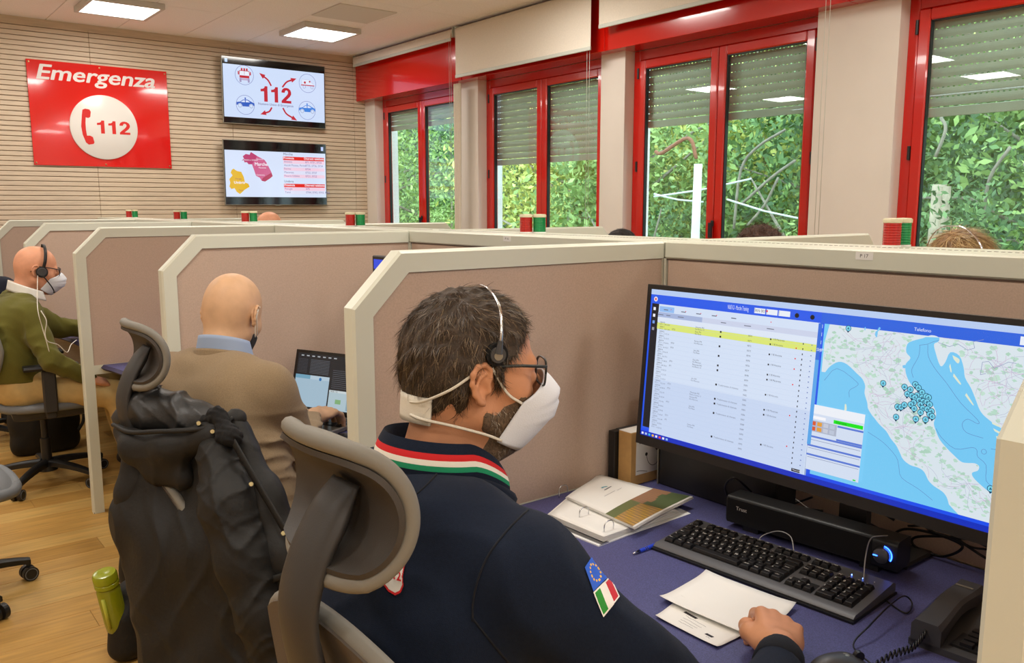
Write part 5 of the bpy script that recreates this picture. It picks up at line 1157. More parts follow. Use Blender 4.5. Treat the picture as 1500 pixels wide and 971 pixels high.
MB().tube(spline(dp([(338, 640, 2.02), (372, 700, 1.985), (410, 765, 1.955), (438, 815, 1.945), (450, 870, 1.94)]), 6), .011, 8, flat=.4).build('front_placket', M_coat, tc, world=True, smooth=True)
for p in ((291, 620, 2.05), (311, 632, 2.035), (319, 645, 2.03), (368, 709, 1.965), (415, 781, 1.935), (378, 885, 1.955)):
    c0 = D(*p); d = ray(p[0], p[1]).normalized(); MB().cyl(c0 + d * .012, c0 - d * .003, .0062, 14, r2=.005).build('snap_button', M_snap, tc, world=True)
MB().tube(spline(dp([(358, 862, 1.96), (395, 850, 1.95), (432, 838, 1.945)]), 6), .009, 8, flat=.5).build('pocket_flap', M_coat, tc, world=True, smooth=True)
# backpack and bottle on the floor behind the coat
bp = onZ(235, 895, 0); tb = thing('backpack', 'black backpack standing on the floor behind the hanging coat', 'bag', (.80, 3.02, 0))
blob('bag_body', [ell((.78, 3.00, .22), (.14, .12, .26), .03), cap((.72, 2.97, .055), (.88, 3.04, .055), .055, k=.04), cap((.72, 3.0, .04), (.70, 3.02, .12), .04, k=.03)], .008, M_coat, tb, fold, 1)
MB().tube(spline([(.665, 2.99, .10), (.650, 2.97, .06), (.635, 2.96, .02), (.66, 2.92, .008)], 5), .013, 6, flat=.35).build('strap', M_coat, tb, world=True, smooth=True)
b0 = D(172, 905, 2.77); bt = thing('water_bottle', 'translucent olive green water bottle in the backpack side pocket', 'bottle', (b0.x, b0.y, .115)); bt.rotation_euler = (.10, -.16, 0)
M_bot = mat('green_bottle', (134, 142, 18), .18, spec=.6, coat=.3); M_bot2 = mat('green_cap', (150, 160, 24), .2, spec=.6)
MB().lathe([(0, 0), (.030, 0), (.034, .006), (.036, .03), (.0365, .155), (.033, .165), (.0, .166)], 28).build('body', M_bot, bt, auto=40)
MB().lathe([(0, .166), (.0345, .167), (.0375, .170), (.0375, .182), (.0355, .184), (.0355, .187), (.0375, .189), (.0375, .208), (.034, .216), (.020, .219), (0, .214)], 28).build('cap', M_bot2, bt, auto=35)
MB().tube([(-.026, -.028, .03), (-.026, -.028, .14)], .006, 8).build('grip_strip', mat('bottle_light', (190, 196, 70), .3), bt, smooth=True)
blob('side_pocket', [cap((b0.x + .01, b0.y, .05), (b0.x + .02, b0.y, .15), .047, k=.01), cap((b0.x + .05, b0.y + .02, .05), (b0.x + .06, b0.y + .03, .2), .06, k=.03)], .006, M_coat, tb, None, 1)
# things under the olive man's desk
t = thing('backpack', 'black bag on the floor under the chair of the man in olive', 'bag', (.98, 5.62, 0))
blob('bag_body', [ell((.86, 5.72, .21), (.20, .12, .22), .03), cap((.74, 5.72, .06), (.98, 5.72, .06), .07, k=.05)], .012, M_coat, t, fold, 1); MB().tube(spline([(1.02, 5.66, .30), (1.06, 5.63, .26), (1.06, 5.63, .18), (1.03, 5.65, .12)], 4), .010, 6, flat=.4).build('strap', M_coat, t, world=True, smooth=True)
t = thing('computer_case', 'black computer case on the floor beyond the full length post', 'computer', (1.30, 4.78, 0)); MB().box((1.12, 4.68, .01), (1.55, 4.88, .40), bev=.004).build('case', M_black, t, world=True); MB().box((1.10, 4.66, 0), (1.57, 4.90, .012)).build('foot_plate', M_silver, t, world=True)
# ================================================================ people
def skinm(name, c): return mat(name, c, .48, var=.07, vs=28, bump=.12, bs=380, spec=.35)
SK1 = skinm('skin_tanned', (206, 146, 108)); SK2 = skinm('skin_light', (208, 166, 128)); SK3 = skinm('skin_ruddy', (224, 160, 126))
M_mask = mat('mask_white', (232, 236, 242), .85, bump=.25, bs=500); M_strap = mat('strap_cream', (226, 220, 204), .8, bump=.2, bs=500)
def head_prims(fat=1.):
    p = [ell((-.012, 0, .035), (.098, .077, .087), .02), ell((-.035, 0, -.008), (.066, .066, .066), .03), ell((.038, 0, -.03), (.052, .058, .082), .03)]
    for s in (-1, 1): p += [cap((-.002, s * .052, -.058), (.060, s * .014, -.100), .018, .017, .03), cap((.055, s * .040, -.020), (.068, s * .028, -.026), .020, .014, .025)]
    p += [cap((.074, 0, -.098), (.070, 0, -.092), .017, k=.02), cap((.080, -.030, .018), (.080, .030, .018), .0115, k=.015), cap((.088, 0, .010), (.112, 0, -.028), .0075, .012, .012)]
    for s in (-1, 1): p += [cap((.100, s * .010, -.036), (.104, s * .008, -.034), .008, k=.006), ell((.096, s * .032, -.002), (.014, .015, .011), .012, op=-1), cap((.079, s * .031, -.002), (.0795, s * .031, -.002), .0125, k=.004)]
    p += [cap((.088, -.018, -.060), (.088, .018, -.060), .0065, k=.006), cap((.087, -.015, -.070), (.087, .015, -.070), .0065, k=.006), ell((.100, 0, -.065), (.012, .020, .0012), .003, op=-1)]
    return p
def ear_prims(s):
    O = Vector((-.010, s * .0745, -.006)); f = lambda x, z, o=.0: O + Vector((x, s * (.005 + o - .30 * x), z))
    P = [f(.006, -.001), f(.011, .012), (f(.009, .024)), f(.0, .031), f(-.012, .029), f(-.019, .018), f(-.0195, .003), f(-.014, -.012), f(-.006, -.022)]
    q = chain([x + Vector((0, s * .004, 0)) for x in P], [.003, .0034, .0036, .0038, .004, .004, .0036, .0036, .0045], .004)
    q += [ell(f(-.004, .002, -.002), (.0155, .0035, .025), .004, Matrix.Rotation(-s * .28, 3, 'Z') if False else Matrix.Identity(3)), cap(f(-.004, -.024), f(.002, -.026), .0058, .0055, .004)]
    q += chain([f(.002, .018, .003), f(-.008, .012, .004), f(-.0115, .0, .004), (f(-.006, -.013, .003))], .0028, .003) + [cap(f(.010, -.004, .002), f(.010, -.009, .002), .0040, k=.003), ell(f(-.001, -.003, .006), (.0065, .007, .009), .004, op=-1)]
    return q
def neck_prims(b, r0=.056, r1=.062):   # local head frame point b = base of the neck
    return [cap((-.028, 0, -.045), b, r0, r1, .025), cap((-.005, 0, -.075), Vector(b) + Vector((.03, 0, .0)), .040, .045, .03)]
FL = ((.042, .026, .022), (.046, .029, .023), (.042, .027, .022), (.032, .020, .019))
def hand_prims(s, curls, thumb=((.022, .022, -.008), (.046, .042, -.016), (.074, .050, -.022), (.097, .044, -.026)), spread=.06):
    p = [cap((-.03, 0, 0), (.012, 0, 0), .0235, .026, .02), ell((.045, 0, 0), (.046, .037, .0155), .012)]
    for i, y in enumerate((.027, .009, -.010, -.027)):
        kx = (.086, .090, .085, .076)[i]; r = (.0098, .0100, .0094, .0082)[i]; a0 = Vector((.02, y * .55, .003)); k = Vector((kx, y, .004)); p.append(cap(a0, k, .012, r + .0012, .008)); pos = k; a = 0.; sa = spread * (1.3, .3, -.5, -1.4)[i]
        for j in range(3):
            a += curls[i][j]; d = Vector((math.cos(a), math.sin(sa) * math.cos(a), -math.sin(a))); q = pos + d * FL[i][j]; p.append(cap(pos, q, r - .0006 * j, r - .0006 * (j + 1) - (.0006 if j == 2 else 0), .0028)); pos = q
    p += chain(thumb, [.0155, .0135, .0115, .0095], .006)
    return [[x[0], Vector((x[1].x, x[1].y * s, x[1].z))] + ([Vector((x[2].x, x[2].y * s, x[2].z))] if x[0] == 'c' else [x[2]]) + x[3:] for x in p]
def frame(o, fwd, up=(0, 0, 1)):
    x = Vector(fwd).normalized(); z = Vector(up); z = (z - x * z.dot(x)).normalized(); y = z.cross(x)
    return Matrix(((x.x, y.x, z.x, o[0]), (x.y, y.y, z.y, o[1]), (x.z, y.z, z.z, o[2]), (0, 0, 0, 1)))
def headM(H, yaw, pitch, roll=0., sc=1.): return Matrix.Translation(H) @ Matrix.Rotation(yaw, 4, 'Z') @ Matrix.Rotation(pitch, 4, 'Y') @ Matrix.Rotation(roll, 4, 'X') @ Matrix.Scale(sc, 4)
def torso(j, f=1.):
    """clothed upper body from joints (world): pelvis, waist, chest, c7, sh_r, sh_l, el_r, el_l, wr_r, wr_l"""
    L = (Vector(j['sh_l']) - Vector(j['sh_r'])).normalized(); P = []
    pel, wa, ch, c7 = [Vector(j[k]) for k in ('pelvis', 'waist', 'chest', 'c7')]
    for s, o in ((-1, .075), (1, .075), (0, 0)): P += chain([pel + L * s * o, wa + L * s * o * .95, ch + L * s * o * 1.1], [.125 * f, .120 * f, .108 * f], .06)
    for sd in ('r', 'l'):
        sh, el, wr = [Vector(j[k + '_' + sd]) for k in ('sh', 'el', 'wr')]; mid = c7 * .55 + sh * .45
        P += [cap(c7 + Vector((0, 0, -.035)), mid + Vector((0, 0, -.012)), .058 * f, .056 * f, .05), cap(mid + Vector((0, 0, -.012)), sh, .056 * f, .060 * f, .04), cap(ch + (sh - ch) * .5, sh + Vector((0, 0, -.04)), .085 * f, .058 * f, .06)]
        P += [cap(sh, sh.lerp(el, .5), .060 * f, .054 * f, .03), cap(sh.lerp(el, .5), el, .054 * f, .047 * f, .02), cap(el, el.lerp(wr, .4), .047 * f, .043 * f, .02), cap(el.lerp(wr, .4), wr, .043 * f, .033 * f, .02)]
    return P
def legs(j, f=1.):
    P = []; pel = Vector(j['pelvis']); L = (Vector(j['sh_l']) - Vector(j['sh_r'])).normalized(); P.append(cap(pel - L * .07, pel + L * .07, .125 * f, .125 * f, .05))
    for sd, s in (('r', -1), ('l', 1)):
        hip = pel + L * s * .09; kn, an = Vector(j['kn_' + sd]), Vector(j['an_' + sd]); P += [cap(hip, kn, .092 * f, .062 * f, .05), cap(kn, an, .062 * f, .048 * f, .03)]
    return P
def shoes(j, par, fwd=(1, 0, 0)):
    for sd in ('r', 'l'):
        a = Vector(j['an_' + sd]); d = Vector(fwd).normalized(); z = .035
        blob('shoe', [cap((a.x, a.y, .05) if True else a, Vector((a.x, a.y, z)) + d * .13, .046, .036, .03), cap((a.x - d.x * .03, a.y - d.y * .03, .035), (a.x, a.y, .07), .034, .045, .02)], .008, mat('shoe_dark', (36, 32, 30), .5), par, None, 1, cut=lambda g: -(g[:, 2] - .001))
def body_obj(par, skin, head_M, ears, neckb, hands, under, hv=.0028):
    parts = []
    hp = head_prims() + sum([ear_prims(s) for s in ears], []) + neck_prims(neckb)
    V, Q = nets(hp, hv); V = relax(V, Q, 1, .4); R = np.array(head_M); V = V @ R[:3, :3].T + R[:3, 3]; parts.append((V, Q))
    for (M, pr) in hands:
        V, Q = nets(pr, .0023); V = relax(V, Q, 2, .4); R = np.array(M); V = V @ R[:3, :3].T + R[:3, 3]; parts.append((V, Q))
    V, Q = nets(under, .014); parts.append((V, Q))
    V, Q = joined(parts); return raw_mesh('body', V, Q, skin, par), hp
def slim(j, f=.72): return torso(j, f)[:] + legs(j, .8)
def strands(name, V, Q, M, n, length, width, mats, par, flow, keep=None, lift=.25, jit=.25, seed=1):
    rg = np.random.default_rng(seed); Mi = np.array(M.inverted()); C_ = V[Q].mean(1); e1 = V[Q[:, 2]] - V[Q[:, 0]]; e2 = V[Q[:, 3]] - V[Q[:, 1]]; N = np.cross(e1, e2); A = np.linalg.norm(N, axis=1); N /= A[:, None] + 1e-12
    ctr = V.mean(0); N[((C_ - ctr) * N).sum(1) < 0] *= -1
    Lc = C_ @ Mi[:3, :3].T + Mi[:3, 3]
    pr = A * (keep(Lc) if keep is not None else 1.); pr = pr / pr.sum(); idx = rg.choice(len(C_), n, p=pr)
    p = C_[idx] + rg.normal(0, .001, (n, 3)); nn = N[idx]; R = np.array(M)[:3, :3]; t = flow(Lc[idx]) @ R.T + rg.normal(0, jit, (n, 3)); t -= (t * nn).sum(1)[:, None] * nn; t /= np.linalg.norm(t, axis=1)[:, None] + 1e-9
    s = np.cross(nn, t); ln = length * rg.uniform(.6, 1.2, (n, 1)); K = 4; w_ = width * rg.uniform(.7, 1.3, (n, 1)); crv = rg.normal(0, .18, (n, 1)); vs = []
    for k in range(K + 1):
        u = k / K; pos = p - nn * .002 + t * ln * u + nn * ln * (lift * u - lift * .9 * u * u) + s * ln * crv * u * u; wd = w_ * (1 - .85 * u); vs += [pos + s * wd, pos - s * wd]
    Vv = np.stack(vs, 1).reshape(-1, 3); b = np.arange(n)[:, None] * (2 * (K + 1)); Qs = np.concatenate([b + np.array([2 * k, 2 * k + 1, 2 * k + 3, 2 * k + 2]) for k in range(K)], 0)
    o = raw_mesh(name, Vv, Qs, mats, par, kind='stuff', mi=(Qs[:, 0] // (2 * (K + 1)) * 7919 % len(mats)) if isinstance(mats, list) else None); return o
def tube_l(M, P, r, n=8, **k): return MB().tube([M @ Vector(p) for p in P], r, n, **k)

# ---------------------------------------------------------------- the man in the navy jacket
p1 = thing('person', 'bearded man in a navy jacket with tricolour collar and white respirator at the big monitor', 'person', (.60, .95, 0))
HM = headM((.737, 1.029, 1.243), math.radians(-18), math.radians(4), 0, 1.0)
j1 = dict(pelvis=(.60, .97, .575), waist=(.575, .985, .75), chest=(.610, .99, .935), c7=(.635, 1.03, 1.065), sh_r=(.665, .815, 1.015), sh_l=(.66, 1.205, 1.020), el_r=(.850, .600, .785), el_l=(.86, 1.29, .83), wr_r=(1.105, .712, .785), wr_l=(.96, 1.23, .78), kn_r=(1.02, .86, .56), kn_l=(1.02, 1.12, .56), an_r=(1.08, .86, .09), an_l=(1.08, 1.14, .09))
hnd = Vector((1.105, .712, .785)); HR = frame(hnd + Vector((.008, .006, .004)), (.80, .58, .03), (.12, -.25, 1)) @ Matrix.Scale(1.12, 4); c1 = [(.95, 1.25, .7), (1.1, 1.3, .8), (1.15, 1.35, .8), (1.2, 1.35, .8)]
HR1 = hand_prims(1, [(.55, 1.15, .75)] + c1[1:], thumb=((.022, .022, -.008), (.050, .040, -.014), (.078, .042, -.020), (.098, .030, -.026)))
HL = frame(Vector(j1['wr_l']), (.9, -.45, -.1)); hl = hand_prims(-1, [(.3, .4, .3)] * 4)
body_obj(p1, SK1, HM, (-1, 1), (-.052, 0, -.175), [(HR, HR1), (HL, hl)], slim(j1))
jk = torso(j1, 1.13); jk += [cap((.61, .93, 1.03), (.60, 1.12, 1.035), .085, k=.05)]
fold1 = wav([(.0035, 26, (1, .4, .9), 13, (0, 1, .5), 1.6), (.002, 55, (.6, -.5, 1), 20, (1, 0, 0), 1.4)])
M_navy = mat('navy_fleece', (24, 32, 48), .95, var=.12, vs=260, bump=.35, bs=900, sheen=.04, spec=.15)
wrv = Vector(j1['wr_r'])
o, JV, JQ = blob('jacket', jk, .0065, M_navy, p1, both(fold1, creases([(.006, 22, (.6, .5, -.8), 9, (1, -1, .2), 1.3, 3), (.004, 40, (1, .2, .7), 14, (0, 1, .6), 1.4, 3)])), 2); J1 = bvh_of(JV, JQ)
a = Vector(j1['el_r']); d = (wrv - a).normalized(); MB().tube([wrv - d * .035, wrv - d * .012, wrv + d * .002, wrv + d * .006], [.038, .0385, .0375, .034], 24).build('cuff', mat('cuff_rib', (16, 20, 30), .95, bump=.5, bs=500), p1, world=True, smooth=True)
blob('trousers', legs(j1, 1.05), .010, mat('navy_trousers', (34, 38, 48), .9, bump=.2, bs=500), p1, None, 1); shoes(j1, p1)
# collar: stand-up band with red, white and green stripes
cc = Vector((.668, 1.030, 1.128)); M_cr, M_cw, M_cg = mat('stripe_red', (200, 30, 34), .9, bump=.2, bs=700), mat('stripe_white', (232, 228, 216), .9, bump=.2, bs=700), mat('stripe_green', (20, 140, 96), .9, bump=.2, bs=700)
def colf(u, v):      # u around from front left over the back to front right, v down
    a = math.radians(32 + 296 * u) - .28; fr = max(0, math.cos(a)); R = .079 + .016 * v + .022 * fr + (.006 * math.sin(v * PI))
    z = .030 - .054 * v - .075 * fr ** 1.5 + .012 * max(0, -math.cos(a)); return cc + Vector((math.cos(a) * R * 1.02 + .004, math.sin(a) * R * .98, z))
c = MB(); NU = 60; edges = [0, .26, .42, .56, .70, 1.0]; mm = [0, 1, 2, 3, 0]
for k in range(5): c.grid((lambda e0, e1: (lambda u, v: colf(u, e0 + (e1 - e0) * v)))(edges[k], edges[k + 1]), NU, 3, mm[k])
c.grid(lambda u, v: colf(u, 0) + (cc - colf(u, 0)).normalized() * .010 * v + Vector((0, 0, .004 * math.sin(PI * v) - .02 * v)), NU, 3, 0)
c.build('collar', [M_navy, M_cr, M_cw, M_cg], p1, world=True, smooth=True)
MB().tube(spline([colf(u, 1.0) + Vector((0, 0, -.004)) for u in [k / 30 for k in range(31)]], 2), .012, 8).build('collar_seam', M_navy, p1, world=True, smooth=True)
# seams on the jacket
M_sm = mat('navy_seam', (12, 16, 26), .9)
def seam(P, r=.0016):
    Q = [hit(J1, *q[:2], off=.0004) for q in spline([(a, b, 0) for a, b in P], 8)]; Q = [q for q in Q if q is not None]
    if len(Q) > 3: MB().tube(Q, r, 5).build('seam', M_sm, p1, world=True, smooth=True)
seam([(660, 665), (635, 700), (605, 728), (575, 745)]); seam([(828, 725), (790, 735), (745, 775), (712, 820), (695, 870), (692, 910)]); seam([(692, 905), (720, 940), (745, 970)])
def patch(name, quad, cols, nx, ny, off, bord=None):
    A, B, C_, E_ = [Vector((x, y, 0)) for x, y in quad]; b = MB(); G = {}
    for i in range(nx + 1):
        for k in range(ny + 1):
            u, v = i / nx, k / ny; q = (A * (1 - u) + B * u) * (1 - v) + (E_ * (1 - u) + C_ * u) * v; G[i, k] = hit(J1, q.x, q.y, off)
    for i in range(nx):
        for k in range(ny):
            P = [G[i, k], G[i + 1, k], G[i + 1, k + 1], G[i, k + 1]]
            if all(p is not None for p in P): b.add(P, [(0, 1, 2, 3)], 0, cols((i + .5) / nx, (k + .5) / ny))
    return b.build(name, PR, p1, world=True, smooth=True)
def eu(u, v):
    for k in range(12):
        a = 2 * PI * k / 12
        if abs(u - .5 - .27 * math.cos(a)) < .038 and abs(v - .5 - .33 * math.sin(a)) < .045: return (240, 190, 40)
    return (30, 90, 205)
patch('europe_flag_patch', [(855, 832), (867, 814), (891, 844), (868, 867)], eu, 40, 34, .0022)
def itf(u, v):
    if u < .05 or u > .95 or v < .06 or v > .94: return (232, 230, 224)
    return (16, 140, 30) if u < .36 else ((232, 230, 224) if u < .67 else (200, 24, 34))
patch('italy_flag_patch', [(868, 868), (892, 845), (906, 875), (883, 904)], itf, 40, 30, .0024)
bdg = [(586, 806), (592, 812), (594, 828), (591, 845), (592, 858), (588, 868), (580, 872), (570, 866), (563, 856), (562, 838), (566, 822), (574, 812)]
def inp(x, y, P): return inpoly(x, y, P)
cen = Vector((578, 838))
def badge(u, v):
    x, y = 558 + 40 * u, 803 + 72 * v
    if not inp(x, y, bdg): return None
    q = cen + (Vector((x, y)) - cen) * 1.13
    return (230, 226, 216) if inp(q.x, q.y, bdg) else (206, 30, 34)
b = MB(); nx, ny = 60, 90; G = {}
for i in range(nx + 1):
    for k in range(ny + 1): G[i, k] = hit(J1, 558 + 40 * i / nx, 803 + 72 * k / ny, .002)
for i in range(nx):
    for k in range(ny):
        c_ = badge((i + .5) / nx, (k + .5) / ny); P = [G[i, k], G[i + 1, k], G[i + 1, k + 1], G[i, k + 1]]
        if c_ and all(p is not None for p in P): b.add(P, [(0, 1, 2, 3)], 0, c_)
def jtext(s_, x, y, h, col, shear_px=.0, off=.003, sx=1., bold=.03, outline=None):
    vs, fs, x0, x1 = text_mesh(s_, bold, 0.); P = []
    for v_ in vs: P.append(hit(J1, x + (v_.x - x0) * h / .7 * sx, y - v_.y * h / .7 + (v_.x - x0) * h / .7 * shear_px, off))
    if all(p is not None for p in P): b.add(P, fs, 0, col)
jtext('112', 572, 846, 12.5, (206, 30, 34), .22, .0032, .72)
for (x, y) in ((569, 835),): 
    P = [(568.5, 828), (571.5, 829), (569.6, 838), (571, 850), (568, 851), (566.2, 840)]; Q = [hit(J1, *q, .0034) for q in P]
    if all(q is not None for q in Q): b.add(Q, [tuple(range(6))], 0, (206, 30, 34))
jtext('Emergenza', 478, 822, 14, (206, 30, 34), .24, .002, .80, .06); jtext('Emergenza', 478, 822, 14, (232, 226, 218), .24, .0028, .80, .02)
b.build('back_emblem', PR, p1, world=True)
def beard_blob(par, M, col, name='beard', zt=-.045, x0=.012):
    pr = [[p[0], p[1], p[2]] + ([p[3] + .004, p[4] + .004] if p[0] == 'c' else [p[3], p[4]]) + list(p[5:]) for p in head_prims()[3:8] if p[0] == 'c']; pr += [ell((.040, 0, -.052), (.054, .060, .060), .02)] + ([ell((.018, 0, -.112), (.047, .050, .035), .02)] if x0 < .01 else [])
    def cut(g): Mi = np.array(M.inverted()); L = g @ Mi[:3, :3].T + Mi[:3, 3]; return np.maximum(L[:, 2] - np.interp(L[:, 0], [0, .03, .06], [zt + .02, zt, zt - .005]), x0 - L[:, 0]).astype(np.float32)
    return blob(name, posed(pr, M), .0035, mat('beard_%d' % col[0], col, .9, var=.3, vs=200, bump=.8, bs=600), par, None, 1, cut=cut)
# hair
def reg1(g):
    Mi = np.array(HM.inverted()); L = g @ Mi[:3, :3].T + Mi[:3, 3]; x, y, z = L[:, 0], L[:, 1], L[:, 2]
    zl = np.interp(x, [-.12, -.09, -.05, -.030, -.022, .004, .012, .022, .030, .045, .062, .075, .10], [-.078, -.078, -.068, -.045, .022, .028, -.010, -.012, .030, .040, .060, .078, .082]); return ((zl - z) * .8).astype(np.float32)
hp = [p for p in head_prims()[:3]]; hp = [[p[0], p[1], p[2] + Vector((.004, .005, .007)), p[3], p[4], p[5]] for p in hp]
hpw = posed(hp, HM)
M_h = [mat('hair_umber', (70, 54, 38), .45, spec=.5), mat('hair_brown', (84, 66, 46), .45, spec=.5), mat('hair_dark', (54, 42, 30), .45, spec=.5), mat('hair_grey', (122, 104, 78), .45, spec=.5)]
hb = mat('hair_base', (62, 49, 36), .7, var=.3, vs=90, bump=.8, bs=260)
_, HV, HQ = blob('hair', hpw, .0036, hb, p1, wav([(.0022, 230, (1, .4, .3), 90, (0, .5, 1), 1.8), (.0018, 340, (.2, 1, .5), 120, (1, 0, .4), 1.6)]), 1, cut=reg1)
def flow1(L):
    cr = np.array([-.045, .0, .12]); d = L - cr; f = d / (np.linalg.norm(d, axis=1)[:, None] + 1e-9); top = np.clip((L[:, 2] - .06) / .05, 0, 1)[:, None] * (L[:, 0] > -.03)[:, None]
    return f * (1 - top * .6) + top * np.array([.9, -.35, .1]) + np.array([-.25, 0, -.45]) * (1 - top)
keep1 = lambda L: np.where(((L[:, 0] + .03) ** 2 + (L[:, 1] + .01) ** 2 < .028 ** 2) & (L[:, 2] > .08), .25, 1.)
strands('hair_strands', HV, HQ, HM, 15000, .024, .0005, M_h, p1, flow1, keep1, lift=.30, jit=.32)
_, V_, Q_ = beard_blob(p1, HM, (104, 84, 64), 'beard_base', -.020, -.004)
Mi = np.array(HM.inverted())
def kb(L): x, y, z = L[:, 0], np.abs(L[:, 1]), L[:, 2]; return np.where((x > .004) & (z < np.interp(x, [.0, .02, .05, .08], [-.004, -.018, -.040, -.045])) & (z > -.125) & (x > .004 + (-.045 - z) * .35) & (y > .012), 1., 0.) + 1e-9
strands('beard', V_, Q_, HM, 9000, .011, .00045, [M_h[0], M_h[3], M_h[1], mat('hair_silver', (176, 164, 146), .5)], p1, lambda L: np.tile([.25, 0, -1.], (len(L), 1)), kb, lift=.3, jit=.4, seed=4)
strands('eyebrow', V_, Q_, HM, 260, .010, .0005, M_h[2], p1, lambda L: np.stack([L[:, 0] * 0, np.sign(L[:, 1]), L[:, 0] * 0], 1), lambda L: np.where((L[:, 0] > .06) & (np.abs(L[:, 2] - .026) < .005) & (np.abs(np.abs(L[:, 1]) - .032) < .018), 1., 0.) + 1e-12, lift=.2, jit=.2, seed=5)
# respirator, glasses, headset
def mask_f(u, v, off=0.):
    a = (2 * u - 1); s = abs(a); w_ = math.sin(a * PI / 2); top = Vector((.113 - .055 * s ** 1.6, .066 * w_, .004 - .040 * s ** 1.3)); bot = Vector((.082 - .058 * s ** 1.5, .060 * w_, -.122 + .028 * s ** 1.5)); q = (min(1, v / .26, (1 - v) / .40) ** .8) * (1 - s ** 1.7); p = top * (1 - v) + bot * v
    p += Vector((.040 * q, 0, .004 * q)); p.x += .004 * q * (1 if abs(v - .5) < .12 else 0); return p + Vector((off, 0, 0))
def respirator(par, M, ex=1.):
    mo = MB().grid(lambda u, v: M @ mask_f(u, v), 36, 24, thick=.0015).build('respirator', M_mask, par, world=True, smooth=True)
    e = MB().tube([M @ (mask_f(k / 30, .0) + Vector((.0006, 0, 0))) for k in range(31)], .0013, 6).tube([M @ (mask_f(k / 30, 1.) + Vector((.0006, 0, 0))) for k in range(31)], .0013, 6)
    for s in (.03, .97): e.tube([M @ (mask_f(s, k / 12)) for k in range(13)], .0013, 6)
    e.tube([M @ (mask_f(.18 + .64 * k / 20, .36) + Vector((.0007, 0, 0))) for k in range(21)], .0009, 5)
    e.build('welded_edge', mat('mask_edge', (214, 218, 226), .8), mo, world=True, smooth=True); return mo
def glasses(par, M, m, w_=.0016, half=.031, hh=.019, x0=.106):
    g = MB()
    for s in (-1, 1):
        P = []
        for k in range(29):
            a = 2 * PI * k / 28; y = .034 + half * abs(math.cos(a)) ** .6 * math.copysign(1, math.cos(a)) * .82; z = .008 + hh * abs(math.sin(a)) ** .6 * math.copysign(1, math.sin(a)); P.append(M @ Vector((x0 - .006 * (y / .06) ** 2, s * y, z)))
        g.tube(P, w_, 6)
        MB().add([P[k] for k in range(28)], [tuple(range(28))]).build('lens', glass_mat('lens_glass', (240, 244, 246), 1.5), par, world=True)
        g.tube([M @ Vector(p) for p in ((x0 - .006, s * .062, .020), (x0 - .010, s * .071, .021), (.05, s * .0765, .023), (.0, s * .0785, .022), (-.022, s * .079, .008), (-.034, s * .076, -.012))], [w_ * 1.3] * 4 + [w_, w_ * .9], 6, flat=.7)
    g.tube([M @ Vector(p) for p in ((x0, -.009, .014), (x0 + .004, 0, .018), (x0, .009, .014))], w_, 6); return g.build('glasses', m, par, world=True, smooth=True)
mo = respirator(p1, HM); glasses(p1, HM, mat('glasses_frame', (54, 58, 56), .35, .4), .0018, .033, .021, .101)
st = MB(); L_ = lambda P, r=.0022: st.tube(spline([HM @ Vector(p) for p in P], 6), r, 6, flat=.4)
for s in (-1, 1):
    L_([(.058, s * .066, -.036), (.03, s * .074, -.018), (.002, s * .081, .020)]); L_([(-.026, s * .084, .012), (-.06, s * .081, -.012), (-.092, s * .054, -.034), (-.104, s * .030, -.040)]); L_([(.030, s * .066, -.092), (.0, s * .072, -.080), (-.05, s * .073, -.066), (-.090, s * .054, -.060), (-.103, s * .030, -.058)])
st.build('mask_strap', M_strap, p1, world=True, smooth=True)
MB().grid(lambda u, v: HM @ Vector((-.110 + .030 * abs(2 * u - 1) ** 2, .056 * (2 * u - 1), -.030 - .040 * v)), 16, 5, thick=.005).build('strap_pad', M_strap, p1, world=True, smooth=True)
hs_ = MB().tube(spline([HM @ Vector(p) for p in ((.008, -.092, .058), (.009, -.091, .076), (.010, -.076, .106), (.008, -.042, .126), (.006, 0, .133), (.008, .042, .126), (.010, .076, .106), (.008, .092, .058))], 8), .0026, 8, flat=.45).build('headset', M_chrome, p1, world=True, smooth=True)
def disc(M, c, n_, r, h, m, name, par, seg=24, r2=None): c, n_ = M @ Vector(c), (M.to_3x3() @ Vector(n_)).normalized(); return MB().cyl(c, c + n_ * h, r, seg, r2=r2).build(name, m, par, world=True, auto=40)
for s in (-1, 1):
    disc(HM, (.006, s * .079, .041), (0, s, 0), .0165, .009, mat('ear_foam', (20, 20, 21), .95, bump=.6, bs=900), 'ear_cushion', hs_); disc(HM, (.006, s * .088, .041), (0, s, 0), .0115, .005, M_dk, 'speaker_case', hs_); disc(HM, (.006, s * .093, .040), (0, s, 0), .0065, .001, M_silver, 'speaker_cap', hs_)
MB().tube([HM @ Vector((.006, -.092, .043)), HM @ Vector((.008, -.093, .062))], [.006, .0035], 8).build('band_clip', M_dk, hs_, world=True)

# ---------------------------------------------------------------- the bald man in the beige sweater
p2 = thing('person', 'bald man seen from behind in a beige sweater, typing on the laptop', 'person', (.80, 2.35, 0))
H2 = headM((.893, 2.475, 1.172), math.radians(38), math.radians(24), math.radians(0), 1.0)
j2 = dict(pelvis=(.80, 2.26, .57), waist=(.775, 2.32, .74), chest=(.795, 2.37, .91), c7=(.815, 2.41, 1.045), sh_r=(.895, 2.245, .985), sh_l=(.735, 2.585, .985), el_r=(1.0, 2.25, .785), el_l=(.95, 2.72, .78), wr_r=(1.125, 2.475, .805), wr_l=(1.12, 2.80, .79), kn_r=(1.18, 2.25, .55), kn_l=(1.15, 2.50, .55), an_r=(1.15, 2.25, .09), an_l=(1.15, 2.5, .09))
hr2 = frame(Vector(j2['wr_r']), (.78, .60, -.06), (-.15, -.15, 1)) @ Matrix.Translation((.022, 0, .012)) @ Matrix.Scale(1.2, 4); hl2 = frame(Vector(j2['wr_l']), (.9, -.2, -.1))
